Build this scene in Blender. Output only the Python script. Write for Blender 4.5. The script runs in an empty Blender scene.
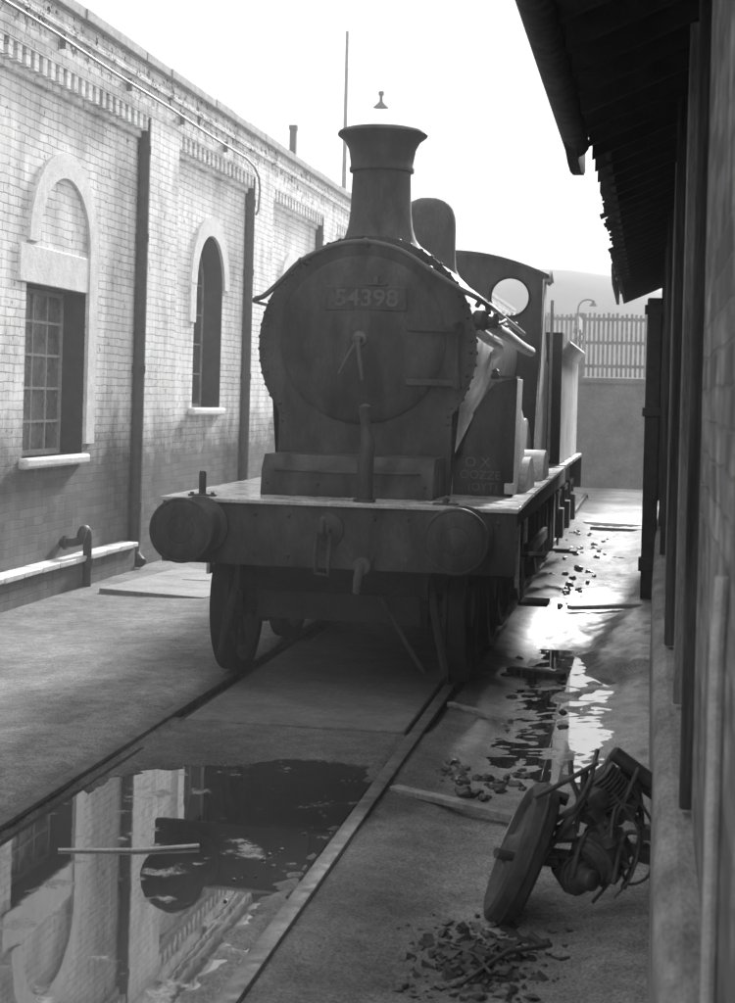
import bpy, bmesh, math, random
from mathutils import Vector, Matrix, noise, Euler
R = math.radians
random.seed(7)
sc = bpy.context.scene
COL = sc.collection

# ------------------------------------------------------------ camera
cam_d = bpy.data.cameras.new('camera')
cam = bpy.data.objects.new('camera', cam_d); COL.objects.link(cam)
CAM = Vector((2.0, -9.64, 1.917)); FPX = 1600.0
YAW = math.atan(282.5 / FPX); ROLL = R(1.5)
Fv = Vector((-math.sin(YAW), math.cos(YAW), 0)); Rv = Vector((math.cos(YAW), math.sin(YAW), 0)); Uv = Vector((0, 0, 1))
rx = Rv * math.cos(ROLL) + Uv * math.sin(ROLL); up = -Rv * math.sin(ROLL) + Uv * math.cos(ROLL)
M = Matrix((rx, up, -Fv)).transposed().to_4x4(); M.translation = CAM
cam.matrix_world = M
cam_d.sensor_fit = 'VERTICAL'; cam_d.sensor_height = 90.0; cam_d.sensor_width = 66
cam_d.lens = 90.0 * FPX / 1003.0
cam_d.shift_y = -105.9 / 1003.0
cam_d.clip_start = 0.05; cam_d.clip_end = 2000
cam_d.dof.use_dof = True; cam_d.dof.focus_distance = 11.5; cam_d.dof.aperture_fstop = 14.0
sc.camera = cam

# ------------------------------------------------------------ light
SUN_EL, SUN_AZ = R(24), R(6.8)          # azimuth measured from +Y towards +X
w = bpy.data.worlds.new('World'); sc.world = w; w.use_nodes = True
nt = w.node_tree; nt.nodes.clear()
sky = nt.nodes.new('ShaderNodeTexSky'); sky.sky_type = 'NISHITA'; sky.sun_disc = False
sky.sun_elevation = SUN_EL; sky.sun_rotation = SUN_AZ
sky.air_density = 1.0; sky.dust_density = 6.0; sky.ozone_density = 0.0
bw = nt.nodes.new('ShaderNodeRGBToBW')
mx = nt.nodes.new('ShaderNodeMix'); mx.data_type = 'FLOAT'; mx.inputs[0].default_value = 0.86
mx.inputs[3].default_value = 7.8       # even white overcast mixed into the sky
bg = nt.nodes.new('ShaderNodeBackground'); bg.inputs[1].default_value = 0.10
wo = nt.nodes.new('ShaderNodeOutputWorld')
nt.links.new(sky.outputs[0], bw.inputs[0]); nt.links.new(bw.outputs[0], mx.inputs[2])
nt.links.new(mx.outputs[0], bg.inputs[0]); nt.links.new(bg.outputs[0], wo.inputs[0])
sd = bpy.data.lights.new('sun', 'SUN'); sd.energy = 5.0; sd.angle = R(6); sd.color = (1, 1, 1)
sun = bpy.data.objects.new('sun', sd); COL.objects.link(sun)
dirv = Vector((math.sin(SUN_AZ) * math.cos(SUN_EL), math.cos(SUN_AZ) * math.cos(SUN_EL), math.sin(SUN_EL)))
sun.rotation_euler = dirv.to_track_quat('Z', 'Y').to_euler()
sc.view_settings.view_transform = 'Standard'; sc.view_settings.look = 'None'
sc.view_settings.exposure = 0.92; sc.view_settings.gamma = 1.0
sc.render.engine = 'CYCLES'
try:
    sc.cycles.use_denoising = True; sc.cycles.max_bounces = 6; sc.cycles.volume_bounces = 0
    sc.cycles.volume_step_rate = 4
except Exception: pass
HAZE = 0.0062

# ------------------------------------------------------------ materials
MATS = {}
def g(v): return (v, v, v, 1)
def mat(name, lo, hi, rough=0.7, scale=3.0, rough2=None, bump=0.0, bscale=40, metal=0.0, stretch=(1, 1, 1), spec=0.5, detail=6, coat=0.0, streak=0.0):
    if name in MATS: return MATS[name]
    m = bpy.data.materials.new(name); m.use_nodes = True; n = m.node_tree.nodes; L = m.node_tree.links
    b = n['Principled BSDF']; b.inputs['Metallic'].default_value = metal; b.inputs['Specular IOR Level'].default_value = spec
    b.inputs['Coat Weight'].default_value = coat
    geo = n.new('ShaderNodeNewGeometry'); mp = n.new('ShaderNodeMapping'); mp.inputs['Scale'].default_value = stretch
    L.new(geo.outputs['Position'], mp.inputs[0])
    t = n.new('ShaderNodeTexNoise'); t.inputs['Scale'].default_value = scale; t.inputs['Detail'].default_value = detail; t.inputs['Roughness'].default_value = .62
    L.new(mp.outputs[0], t.inputs[0])
    cr = n.new('ShaderNodeValToRGB'); cr.color_ramp.elements[0].position = .32; cr.color_ramp.elements[1].position = .7
    cr.color_ramp.elements[0].color = g(lo); cr.color_ramp.elements[1].color = g(hi)
    L.new(t.outputs[0], cr.inputs[0])
    # fine speckle multiplies the broad tone
    t3 = n.new('ShaderNodeTexNoise'); t3.inputs['Scale'].default_value = scale * 14; t3.inputs['Detail'].default_value = 4; L.new(mp.outputs[0], t3.inputs[0])
    mr3 = n.new('ShaderNodeMapRange'); mr3.inputs[1].default_value = .3; mr3.inputs[2].default_value = .7; mr3.inputs[3].default_value = .72; mr3.inputs[4].default_value = 1.25
    L.new(t3.outputs[0], mr3.inputs[0])
    mm = n.new('ShaderNodeMix'); mm.data_type = 'RGBA'; mm.blend_type = 'MULTIPLY'; mm.inputs[0].default_value = 1
    L.new(cr.outputs[0], mm.inputs[6]); L.new(mr3.outputs[0], mm.inputs[7]); out = mm.outputs[2]
    L.new(out, b.inputs['Base Color'])
    if rough2 is None: rough2 = rough
    t2 = n.new('ShaderNodeTexNoise'); t2.inputs['Scale'].default_value = scale * 1.7; t2.inputs['Detail'].default_value = 5; L.new(mp.outputs[0], t2.inputs[0])
    mr = n.new('ShaderNodeMapRange'); mr.inputs[1].default_value = .35; mr.inputs[2].default_value = .65; mr.inputs[3].default_value = rough; mr.inputs[4].default_value = rough2
    L.new(t2.outputs[0], mr.inputs[0]); L.new(mr.outputs[0], b.inputs['Roughness'])
    if bump:
        tb = n.new('ShaderNodeTexNoise'); tb.inputs['Scale'].default_value = bscale; tb.inputs['Detail'].default_value = 6; L.new(mp.outputs[0], tb.inputs[0])
        bp = n.new('ShaderNodeBump'); bp.inputs['Strength'].default_value = 1; bp.inputs['Distance'].default_value = bump
        L.new(tb.outputs[0], bp.inputs['Height']); L.new(bp.outputs[0], b.inputs['Normal'])
    MATS[name] = m; return m

def brick_mat(name, white=True):
    m = bpy.data.materials.new(name); m.use_nodes = True; n = m.node_tree.nodes; L = m.node_tree.links
    b = n['Principled BSDF']; b.inputs['Roughness'].default_value = .85; b.inputs['Specular IOR Level'].default_value = .3
    geo = n.new('ShaderNodeNewGeometry'); sp = n.new('ShaderNodeSeparateXYZ'); L.new(geo.outputs['Position'], sp.inputs[0])
    ad = n.new('ShaderNodeMath'); ad.operation = 'ADD'; L.new(sp.outputs[0], ad.inputs[0]); L.new(sp.outputs[1], ad.inputs[1])
    cb = n.new('ShaderNodeCombineXYZ'); L.new(ad.outputs[0], cb.inputs[0]); L.new(sp.outputs[2], cb.inputs[1])
    # wobble so that courses are not ruler-straight
    wn = n.new('ShaderNodeTexNoise'); wn.inputs['Scale'].default_value = 5; wn.inputs['Detail'].default_value = 2; L.new(geo.outputs['Position'], wn.inputs[0])
    wm = n.new('ShaderNodeVectorMath'); wm.operation = 'SCALE'; wm.inputs[3].default_value = .034; L.new(wn.outputs['Color'], wm.inputs[0])
    wa = n.new('ShaderNodeVectorMath'); wa.operation = 'ADD'; L.new(cb.outputs[0], wa.inputs[0]); L.new(wm.outputs[0], wa.inputs[1])
    def bricktex(c1, c2, cm, bias=0):
        t = n.new('ShaderNodeTexBrick'); t.inputs['Scale'].default_value = 1; t.inputs['Brick Width'].default_value = .235; t.inputs['Row Height'].default_value = .0857
        t.inputs['Mortar Size'].default_value = .006; t.inputs['Mortar Smooth'].default_value = .4; t.inputs['Bias'].default_value = bias
        t.inputs['Color1'].default_value = g(c1); t.inputs['Color2'].default_value = g(c2); t.inputs['Mortar'].default_value = g(cm)
        L.new(wa.outputs[0], t.inputs[0]); return t
    tw = bricktex(.92, .80, .30); td = bricktex(.09, .025, .10, -.1) if white else bricktex(.20, .07, .17, -.1)
    def nz(scale, det=6, rough=.6, stretch=None):
        t = n.new('ShaderNodeTexNoise'); t.inputs['Scale'].default_value = scale; t.inputs['Detail'].default_value = det; t.inputs['Roughness'].default_value = rough
        if stretch:
            mp = n.new('ShaderNodeMapping'); mp.inputs['Scale'].default_value = stretch; L.new(geo.outputs['Position'], mp.inputs[0]); L.new(mp.outputs[0], t.inputs[0])
        else: L.new(geo.outputs['Position'], t.inputs[0])
        return t
    def mrange(src, a, b_, c, d):
        r = n.new('ShaderNodeMapRange'); r.inputs[1].default_value = a; r.inputs[2].default_value = b_; r.inputs[3].default_value = c; r.inputs[4].default_value = d
        L.new(src, r.inputs[0]); return r.outputs[0]
    def math_(op, a, b_):
        r = n.new('ShaderNodeMath'); r.operation = op
        for i, v in enumerate((a, b_)):
            if isinstance(v, (int, float)): r.inputs[i].default_value = v
            else: L.new(v, r.inputs[i])
        return r.outputs[0]
    # whitewash dado line (worn edge at about 1.4 m) 
    n1 = nz(2.6, 9, .8)
    h = math_('ADD', sp.outputs[2], mrange(n1.outputs[0], .3, .7, -.28, .28))
    wf = mrange(h, 1.15, 1.75, 0.10, 1.0)
    # wash worn brick by brick
    n2 = nz(11, 5, .7); wear = mrange(n2.outputs[0], .60, .68, 1, .25)
    n4 = nz(2.2, 6, .6, (1, 1, .6)); wear2 = mrange(n4.outputs[0], .5, .72, 1, .55)
    wf = math_('MULTIPLY', wf, wear) ; wf = math_('MULTIPLY', wf, wear2)
    # peeled patches high up under the parapet
    n3 = nz(7.5, 7, .7); pe = mrange(n3.outputs[0], .555, .59, 1, .05)
    hi = mrange(sp.outputs[2], 4.9, 5.3, 0, 1); ipe = math_('SUBTRACT', 1, pe); ipe = math_('MULTIPLY', ipe, hi); pe = math_('SUBTRACT', 1, ipe)
    wf = math_('MULTIPLY', wf, pe)
    if not white: wf = math_('MULTIPLY', mrange(nz(4, 7, .7).outputs[0], .5, .66, 0, .45), 1)
    n6 = nz(1.3, 6, .65); fill = n.new('ShaderNodeMix'); fill.data_type = 'RGBA'; L.new(mrange(n6.outputs[0], .42, .66, .1, .9), fill.inputs[0]); L.new(tw.outputs[0], fill.inputs[6]); fill.inputs[7].default_value = g(.88)
    mix = n.new('ShaderNodeMix'); mix.data_type = 'RGBA'; L.new(wf, mix.inputs[0]); L.new(td.outputs[0], mix.inputs[6]); L.new(fill.outputs[2], mix.inputs[7])
    # soot streaks
    n5 = nz(3, 5, .6, (2.5, 2.5, .35)); st = mrange(n5.outputs[0], .38, .72, 1.05, .74)
    mu = n.new('ShaderNodeMix'); mu.data_type = 'RGBA'; mu.blend_type = 'MULTIPLY'; mu.inputs[0].default_value = 1; L.new(mix.outputs[2], mu.inputs[6]); L.new(st, mu.inputs[7])
    L.new(mu.outputs[2], b.inputs['Base Color'])
    bp = n.new('ShaderNodeBump'); bp.inputs['Distance'].default_value = .012; bp.inputs['Strength'].default_value = .9
    nb = nz(60, 4); hh = math_('MULTIPLY', nb.outputs[0], .35); inv = math_('SUBTRACT', hh, tw.outputs['Fac'])
    L.new(inv, bp.inputs['Height']); L.new(bp.outputs[0], b.inputs['Normal'])
    MATS[name] = m; return m

LOCO = mat('sooty_black_paint', .004, .06, .5, 5, .85, bump=.003, bscale=30, spec=.4, stretch=(1, 1, .4))
LOCOD = mat('grimy_underframe', .014, .035, .75, 5, .9, bump=.004, bscale=30, spec=.3)
SHEET = mat('lit_black_sheet', .42, .72, .62, 3, .8, bump=.0008, bscale=14, spec=1.0, metal=.2)  # black engine sheeting with the bright side light painted into its pale tone
PLATE = mat('wet_footplate', .26, .45, .12, 3.5, .45, bump=.002, bscale=20, spec=.8)
RAISED = mat('rubbed_metal', .04, .085, .45, 12, .6)
STEEL = mat('rail_steel', .04, .13, .7, 9, .9, bump=.002, bscale=50, spec=.3)
WASH = mat('whitewashed_stone', .62, .82, .8, 6, bump=.004, bscale=25, spec=.3)
SASH = mat('dull_white_paint', .28, .5, .7, 20)
BRICK = brick_mat('whitewashed_brick'); DBRICK = brick_mat('dirty_grey_brick', False)
COPE = mat('coping_stone', .25, .45, .8, 5, bump=.005, bscale=20)
IRON = mat('cast_iron', .02, .05, .6, 12, .8, bump=.002, bscale=60)
CABLE = mat('painted_conduit', .12, .3, .6, 30)
GLASSD = mat('dirty_window_glass', .05, .22, .12, 3, .35, spec=.6)
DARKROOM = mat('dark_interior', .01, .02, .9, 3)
WOOD = mat('weathered_black_boards', .012, .10, .7, 7, .9, bump=.008, bscale=14, stretch=(4, 4, .25), spec=.3)
WOODP = mat('grey_bleached_wood', .12, .3, .75, 6, .9, bump=.004, bscale=20, stretch=(2, 2, .3), spec=.3)
RENDER_ = mat('mottled_render', .10, .36, .8, 6, .95, bump=.004, bscale=25, spec=.3, stretch=(1, .3, 1))
SLATE = mat('sooty_slates', .012, .03, .7, 8, .85, bump=.003, bscale=30, spec=.3)
CONC = mat('worn_concrete', .16, .32, .55, 2.6, .85, bump=.005, bscale=35, spec=.4)
RUST = mat('rusty_scrap', .02, .09, .5, 14, .8, bump=.003, bscale=60)
RUBBER = mat('perished_rubber', .02, .05, .6, 18, .8, bump=.002, bscale=60)
BRIGHT = mat('bright_tin', .35, .6, .35, 14, .55)
REVEAL = mat('dark_reveal', .015, .05, .85, 6)  # dark lining for the jambs and heads of window openings
STONE = mat('wet_rubble', .015, .06, .42, 15, .5, bump=.004, bscale=60)
PALE = mat('pale_board', .35, .55, .6, 9, .8)
BANK = mat('old_retaining_brickwork', .10, .2, .9, 2.2, bump=.02, bscale=9)
FENCE = mat('weathered_palings', .16, .3, .85, 6)
HILL = mat('scrubby_hillside', .03, .07, .95, .25)
TREE = mat('dark_foliage', .04, .08, .9, 2)
CHALK = mat('faint_chalk', .10, .17, .9, 60)

# ground : wetness driven by world position + height
def ground_mat():
    m = bpy.data.materials.new('wet_yard_ground'); m.use_nodes = True; n = m.node_tree.nodes; L = m.node_tree.links
    b = n['Principled BSDF']; b.inputs['Specular IOR Level'].default_value = .5
    geo = n.new('ShaderNodeNewGeometry'); sp = n.new('ShaderNodeSeparateXYZ'); L.new(geo.outputs['Position'], sp.inputs[0])
    def nz(scale, det=6, rough=.6, stretch=(1, 1, 1)):
        mp = n.new('ShaderNodeMapping'); mp.inputs['Scale'].default_value = stretch; L.new(geo.outputs['Position'], mp.inputs[0])
        t = n.new('ShaderNodeTexNoise'); t.inputs['Scale'].default_value = scale; t.inputs['Detail'].default_value = det; t.inputs['Roughness'].default_value = rough
        L.new(mp.outputs[0], t.inputs[0]); return t.outputs[0]
    def mr(src, a, b_, c, d):
        r = n.new('ShaderNodeMapRange'); r.interpolation_type = 'SMOOTHSTEP'
        r.inputs[1].default_value = a; r.inputs[2].default_value = b_; r.inputs[3].default_value = c; r.inputs[4].default_value = d
        L.new(src, r.inputs[0]); return r.outputs[0]
    def ma(op, a, b_):
        r = n.new('ShaderNodeMath'); r.operation = op
        for i, v in enumerate((a, b_)):
            if isinstance(v, (int, float)): r.inputs[i].default_value = v
            else: L.new(v, r.inputs[i])
        return r.outputs[0]
    base = mr(nz(.9, 8, .65), .3, .7, .10, .21)
    fine = mr(nz(85, 3, .8), .3, .7, .45, 1.55)
    fine2 = mr(nz(9, 6, .7), .3, .7, .75, 1.25)
    col = ma('MULTIPLY', ma('MULTIPLY', base, fine), fine2)
    # pale concrete apron left, darker between rails; right lightened against the eave shade
    left = mr(sp.outputs[0], -1.0, -.75, 1.5, .72); left = ma('ADD', left, mr(sp.outputs[0], .85, 1.5, 0, .95))
    col = ma('MULTIPLY', col, left)
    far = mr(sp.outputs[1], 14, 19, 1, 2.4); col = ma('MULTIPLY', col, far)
    cc = n.new('ShaderNodeCombineColor')
    for i in range(3): L.new(col, cc.inputs[i])
    L.new(cc.outputs[0], b.inputs['Base Color'])
    # wetness on the right of the engine
    wx = mr(sp.outputs[0], .8, 1.25, 0, 1); wy = mr(sp.outputs[1], -2.6, -.6, 0, 1)
    wet = ma('MULTIPLY', ma('MULTIPLY', wx, wy), ma('MULTIPLY', mr(nz(1.5, 7, .7, (1, .5, 1)), .28, .52, .3, 1), mr(sp.outputs[1], 3.5, 9, 1, .3)))
    L.new(mr(wet, 0, 1, .12, .6), b.inputs['Specular IOR Level'])
    rough = mr(wet, 0, 1, .85, .24)
    L.new(rough, b.inputs['Roughness'])
    bp = n.new('ShaderNodeBump'); bp.inputs['Distance'].default_value = .016
    L.new(nz(42, 8, .8), bp.inputs['Height']); L.new(mr(wet, 0, 1, .9, .35), bp.inputs['Strength'])
    L.new(bp.outputs[0], b.inputs['Normal'])
    return m
GROUND = ground_mat()
WATER = bpy.data.materials.new('still_dirty_water'); WATER.use_nodes = True
_n = WATER.node_tree.nodes; _b = _n['Principled BSDF']
_b.inputs['Base Color'].default_value = g(.035); _b.inputs['Roughness'].default_value = .025; _b.inputs['IOR'].default_value = 1.6; _b.inputs['Specular IOR Level'].default_value = .8
_t = _n.new('ShaderNodeTexNoise'); _t.inputs['Scale'].default_value = 5; _geo = _n.new('ShaderNodeNewGeometry')
WATER.node_tree.links.new(_geo.outputs['Position'], _t.inputs[0])
_bp = _n.new('ShaderNodeBump'); _bp.inputs['Distance'].default_value = .00022; WATER.node_tree.links.new(_t.outputs[0], _bp.inputs['Height']); WATER.node_tree.links.new(_bp.outputs[0], _b.inputs['Normal'])

_t2 = _n.new('ShaderNodeTexNoise'); _t2.inputs['Scale'].default_value = 4; _t2.inputs['Detail'].default_value = 9; _t2.inputs['Roughness'].default_value = .75; WATER.node_tree.links.new(_geo.outputs['Position'], _t2.inputs[0])
for _a, _b2, _sock in ((.02, .5, 'Roughness'), (.035, .13, 'Base Color')):
    _m = _n.new('ShaderNodeMapRange'); _m.inputs[1].default_value = .57; _m.inputs[2].default_value = .68; _m.inputs[3].default_value = _a; _m.inputs[4].default_value = _b2
    WATER.node_tree.links.new(_t2.outputs[0], _m.inputs[0]); WATER.node_tree.links.new(_m.outputs[0], _b.inputs[_sock])

# ------------------------------------------------------------ builders
WLOC = {}
class MB:
    def __init__(s): s.bm = bmesh.new()
    def box(s, x0, x1, y0, y1, z0, z1, rot=None, jit=0):
        c = Vector(((x0 + x1) / 2, (y0 + y1) / 2, (z0 + z1) / 2)); d = Vector((x1 - x0, y1 - y0, z1 - z0))
        vs = []
        for i in range(8):
            v = Vector(((i & 1) - .5, ((i >> 1) & 1) - .5, ((i >> 2) & 1) - .5)); v = Vector((v.x * d.x, v.y * d.y, v.z * d.z))
            if jit: v += Vector([random.uniform(-jit, jit) for _ in range(3)])
            if rot: v = rot @ v
            vs.append(s.bm.verts.new(c + v))
        for f in ((0, 2, 3, 1), (4, 5, 7, 6), (0, 1, 5, 4), (2, 6, 7, 3), (0, 4, 6, 2), (1, 3, 7, 5)): s.bm.faces.new([vs[k] for k in f])
        return s
    def ring(s, c, a, b, r, seg): return [s.bm.verts.new(c + (a * math.cos(2 * math.pi * k / seg) + b * math.sin(2 * math.pi * k / seg)) * r) for k in range(seg)]
    def lathe(s, c, axis, prof, seg=32, cap=True):
        """prof: list of (radius, distance along axis)"""
        c = Vector(c); ax = Vector(axis).normalized(); a = ax.orthogonal().normalized(); b = ax.cross(a)
        rings = [s.ring(c + ax * h, a, b, max(r, 1e-4), seg) for r, h in prof]
        for p, q in zip(rings, rings[1:]):
            for k in range(seg): s.bm.faces.new((p[k], p[(k + 1) % seg], q[(k + 1) % seg], q[k]))
        if cap:
            s.bm.faces.new(rings[0][::-1]); s.bm.faces.new(rings[-1])
        return s
    def cyl(s, p0, p1, r, r2=None, seg=16):
        p0, p1 = Vector(p0), Vector(p1); r2 = r if r2 is None else r2
        return s.lathe(p0, p1 - p0, [(r, 0), (r2, (p1 - p0).length)], seg)
    def tube(s, pts, r, seg=8, closed=False):
        pts = [Vector(p) for p in pts]; rings = []
        ref = None
        for i, p in enumerate(pts):
            d = (pts[min(i + 1, len(pts) - 1)] - pts[max(i - 1, 0)]).normalized()
            a = d.orthogonal().normalized() if ref is None else (ref - d * ref.dot(d)).normalized()
            ref = a; b = d.cross(a)
            rr = r[i] if isinstance(r, (list, tuple)) else r
            rings.append(s.ring(p, a, b, rr, seg))
        for p, q in zip(rings, rings[1:]):
            for k in range(seg): s.bm.faces.new((p[k], p[(k + 1) % seg], q[(k + 1) % seg], q[k]))
        s.bm.faces.new(rings[0][::-1]); s.bm.faces.new(rings[-1]); return s
    def prism(s, poly, ax, a, b):
        """poly 2-D; ax 'x': poly=(y,z); 'y': poly=(x,z); 'z': poly=(x,y)"""
        f = {'x': lambda p, t: Vector((t, p[0], p[1])), 'y': lambda p, t: Vector((p[0], t, p[1])), 'z': lambda p, t: Vector((p[0], p[1], t))}[ax]
        A = [s.bm.verts.new(f(p, a)) for p in poly]; B = [s.bm.verts.new(f(p, b)) for p in poly]; n = len(poly)
        f0 = s.bm.faces.new(A[::-1]); f1 = s.bm.faces.new(B)
        for k in range(n): s.bm.faces.new((A[k], A[(k + 1) % n], B[(k + 1) % n], B[k]))
        if n > 4: bmesh.ops.triangulate(s.bm, faces=[f0, f1])
        return s
    def arc_band(s, poly_in, poly_out, ax, a, b):
        """band between two open polylines of the same length"""
        f = {'x': lambda p, t: Vector((t, p[0], p[1])), 'y': lambda p, t: Vector((p[0], t, p[1]))}[ax]
        n = len(poly_in); V = [[s.bm.verts.new(f(p, t)) for p in pl] for pl in (poly_in, poly_out) for t in (a, b)]
        ia, ib, oa, ob = V
        for k in range(n - 1):
            s.bm.faces.new((ia[k], ia[k + 1], oa[k + 1], oa[k])); s.bm.faces.new((ib[k], ob[k], ob[k + 1], ib[k + 1]))
            s.bm.faces.new((ia[k], ib[k], ib[k + 1], ia[k + 1])); s.bm.faces.new((oa[k], oa[k + 1], ob[k + 1], ob[k]))
        s.bm.faces.new((ia[0], oa[0], ob[0], ib[0])); s.bm.faces.new((ia[-1], ib[-1], ob[-1], oa[-1])); return s
    def sphere(s, c, r, seg=10, sc_=(1, 1, 1)):
        m = bmesh.ops.create_icosphere(s.bm, subdivisions=2, radius=r)
        for v in m['verts']: v.co = Vector((v.co.x * sc_[0], v.co.y * sc_[1], v.co.z * sc_[2])) + Vector(c)
        return s
    def build(s, name, mt, parent=None, bevel=0, sharp=35, origin=None):
        bm = s.bm; bmesh.ops.recalc_face_normals(bm, faces=bm.faces)
        for f in bm.faces: f.smooth = True
        for e in bm.edges:
            if len(e.link_faces) == 2 and e.calc_face_angle(0) > R(sharp): e.smooth = False
        if origin is None:
            xs = [v.co for v in bm.verts]
            origin = Vector(((min(v.x for v in xs) + max(v.x for v in xs)) / 2, (min(v.y for v in xs) + max(v.y for v in xs)) / 2, min(v.z for v in xs)))
        else: origin = Vector(origin)
        bmesh.ops.translate(bm, verts=bm.verts, vec=-origin)
        me = bpy.data.meshes.new(name); bm.to_mesh(me); bm.free(); me.materials.append(mt)
        o = bpy.data.objects.new(name, me); COL.objects.link(o)
        WLOC[o] = origin
        if parent is not None: o.parent = parent; o.location = origin - WLOC[parent]
        else: o.location = origin
        if bevel:
            b = o.modifiers.new('bevel', 'BEVEL'); b.width = bevel; b.segments = 2; b.limit_method = 'ANGLE'; b.angle_limit = R(40)
        return o
def tag(o, label, cat, group=None):
    o['label'] = label; o['category'] = cat
    if group: o['group'] = group
    return o
def struct(o): o['kind'] = 'structure'; return o
def empty(name, loc, label, cat, group=None):
    o = bpy.data.objects.new(name, None); COL.objects.link(o); o.location = loc; WLOC[o] = Vector(loc); o.empty_display_size = .1
    return tag(o, label, cat, group)
def kids(o): return [c for c in bpy.data.objects if c.parent is o]
def dup(o, parent=None, delta=None):
    c = o.copy(); COL.objects.link(c); c.parent = parent
    if delta is not None: c.location = o.location + Vector(delta)
    for k in kids(o): dup(k, c)
    return c
def text_part(txt, size, depth, name, mt, parent, loc, rot, sx=1.0, align='CENTER', bold=0.0):
    cu = bpy.data.curves.new(name, 'FONT'); cu.body = txt; cu.size = size; cu.extrude = depth; cu.align_x = align; cu.align_y = 'CENTER'; cu.offset = bold; cu.space_line = .95
    to = bpy.data.objects.new(name + '_c', cu); COL.objects.link(to)
    dg = bpy.context.evaluated_depsgraph_get(); dg.update()
    me = bpy.data.meshes.new_from_object(to.evaluated_get(dg)); bpy.data.objects.remove(to); bpy.data.curves.remove(cu)
    me.name = name; me.materials.clear(); me.materials.append(mt)
    for v in me.vertices: v.co.x *= sx
    o = bpy.data.objects.new(name, me); COL.objects.link(o); o.parent = parent
    o.location = Vector(loc) - WLOC[parent]; o.rotation_euler = rot; WLOC[o] = Vector(loc); return o

# ------------------------------------------------------------ ground sheet
PUD = [(-.70, -7.9), (-.70, -2.6), (-.66, -2.2), (-.60, -1.86), (-.42, -1.66), (-.1, -1.5), (.2, -1.32), (.45, -1.24), (.60, -1.22), (.66, -1.5), (.64, -2.4), (.60, -3.0), (.56, -3.7), (.57, -4.4), (.54, -5.2), (.5, -7.9)]
def sdf(x, y, poly):
    d = 1e9; inside = False; n = len(poly)
    for i in range(n):
        ax, ay = poly[i]; bx, by = poly[(i + 1) % n]
        ex, ey = bx - ax, by - ay; t = max(0, min(1, ((x - ax) * ex + (y - ay) * ey) / (ex * ex + ey * ey)))
        d = min(d, math.hypot(x - ax - ex * t, y - ay - ey * t))
        if (ay > y) != (by > y) and x < ex * (y - ay) / (ey + 1e-12) + ax: inside = not inside
    return -d if inside else d
def smooth(a, b, t): t = max(0, min(1, (t - a) / (b - a))); return t * t * (3 - 2 * t)
def fbm(x, y, s, o=4): return noise.fractal(Vector((x * s, y * s, 3.7)), 1.0, 2.0, o)
def gz(x, y):
    n1 = fbm(x, y, 1.3); n2 = fbm(x + 9, y, 7)
    if x < -.80: z = -.012 - .088 * smooth(-.8, -3.2, x) + .006 * n1 + .002 * n2 - .03 * smooth(-.95, -.82, x)
    elif x <= .80:
        z = -.028 + .006 * n1 + .003 * n2
        if -8 < y < -.9:
            d = sdf(x, y, PUD) + .06 * n2 + .05 * n1 + .05 * fbm(x + 3, y, 22, 3)
            z -= .05 * smooth(.10, -.10, d)
        if .66 < abs(x) <= .71: z -= .03
        if y > -.5: z -= .045 * smooth(-.5, -.2, y)
    else:
        rg = smooth(-3.5, -1, y) * (1 - smooth(16, 18, y))
        z = -.025 - .05 * smooth(.8, 1.3, x) + (.008 + .010 * rg) * n1 + (.003 + .005 * rg) * n2
        z += .02 * smooth(.3, .8, fbm(x * 2 + 4, y + 1, 2.2)) * rg
        z += .05 * smooth(1.72, 2.0, x) + .012 * fbm(x, y + 7, 16, 3) * rg
        z += .085 * smooth(2.0, 2.15 + .1 * n2, y) * (1 - smooth(4.6, 5.8, y)) * smooth(1.56 + .12 * n1, 1.78 + .1 * n1, x)
        if y > 15: z -= .02 * smooth(15, 18, y)
    return z
def axis_pts(segs):
    out = []
    for a, b, st in segs:
        k = int(round((b - a) / st)); out += [a + (b - a) * i / k for i in range(k)]
    return out + [segs[-1][1]]
xs = axis_pts([(-1500, -200, 650), (-200, -20, 60), (-20, -4, 4), (-4, -.9, .09), (-.9, .85, .035), (.85, 2.2, .045), (2.2, 8, 1.45), (8, 20, 6), (20, 200, 60), (200, 1500, 650)])
ys = axis_pts([(-400, -40, 120), (-40, -9, 6), (-9, 3, .04), (3, 9, .07), (9, 19, .14), (19, 31, 1.5), (31, 60, 10), (60, 1800, 290)])
bm = bmesh.new(); grid = []
for y in ys:
    grid.append([bm.verts.new((x, y, gz(x, y) if (-4.2 < x < 2.4 and -9.5 < y < 19) else (-.1 if y > -9.5 else -.1))) for x in xs])
for j in range(len(ys) - 1):
    for i in range(len(xs) - 1): bm.faces.new((grid[j][i], grid[j][i + 1], grid[j + 1][i + 1], grid[j + 1][i]))
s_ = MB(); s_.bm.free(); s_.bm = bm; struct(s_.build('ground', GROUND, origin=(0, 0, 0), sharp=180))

def sheet(name, poly, z, mt):
    b = MB(); vs = [b.bm.verts.new((p[0], p[1], z)) for p in poly]; f = b.bm.faces.new(vs); bmesh.ops.triangulate(b.bm, faces=[f])
    return struct(b.build(name, mt, sharp=180))
sheet('puddle_water', [(-.705, -8), (-.705, -1.2), (.66, -1.0), (.66, -8)], -.046, WATER)
sheet('puddle_water', [(1.05, -.7), (1.3, -1.25), (2.0, -1.2), (2.0, 3.2), (1.1, 3.2)], -.0715, WATER)
sheet('puddle_water', [(1.3, 3.3), (1.9, 3.3), (1.98, 7), (1.98, 15), (1.2, 15), (1.15, 6)], -.086, WATER)

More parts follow.
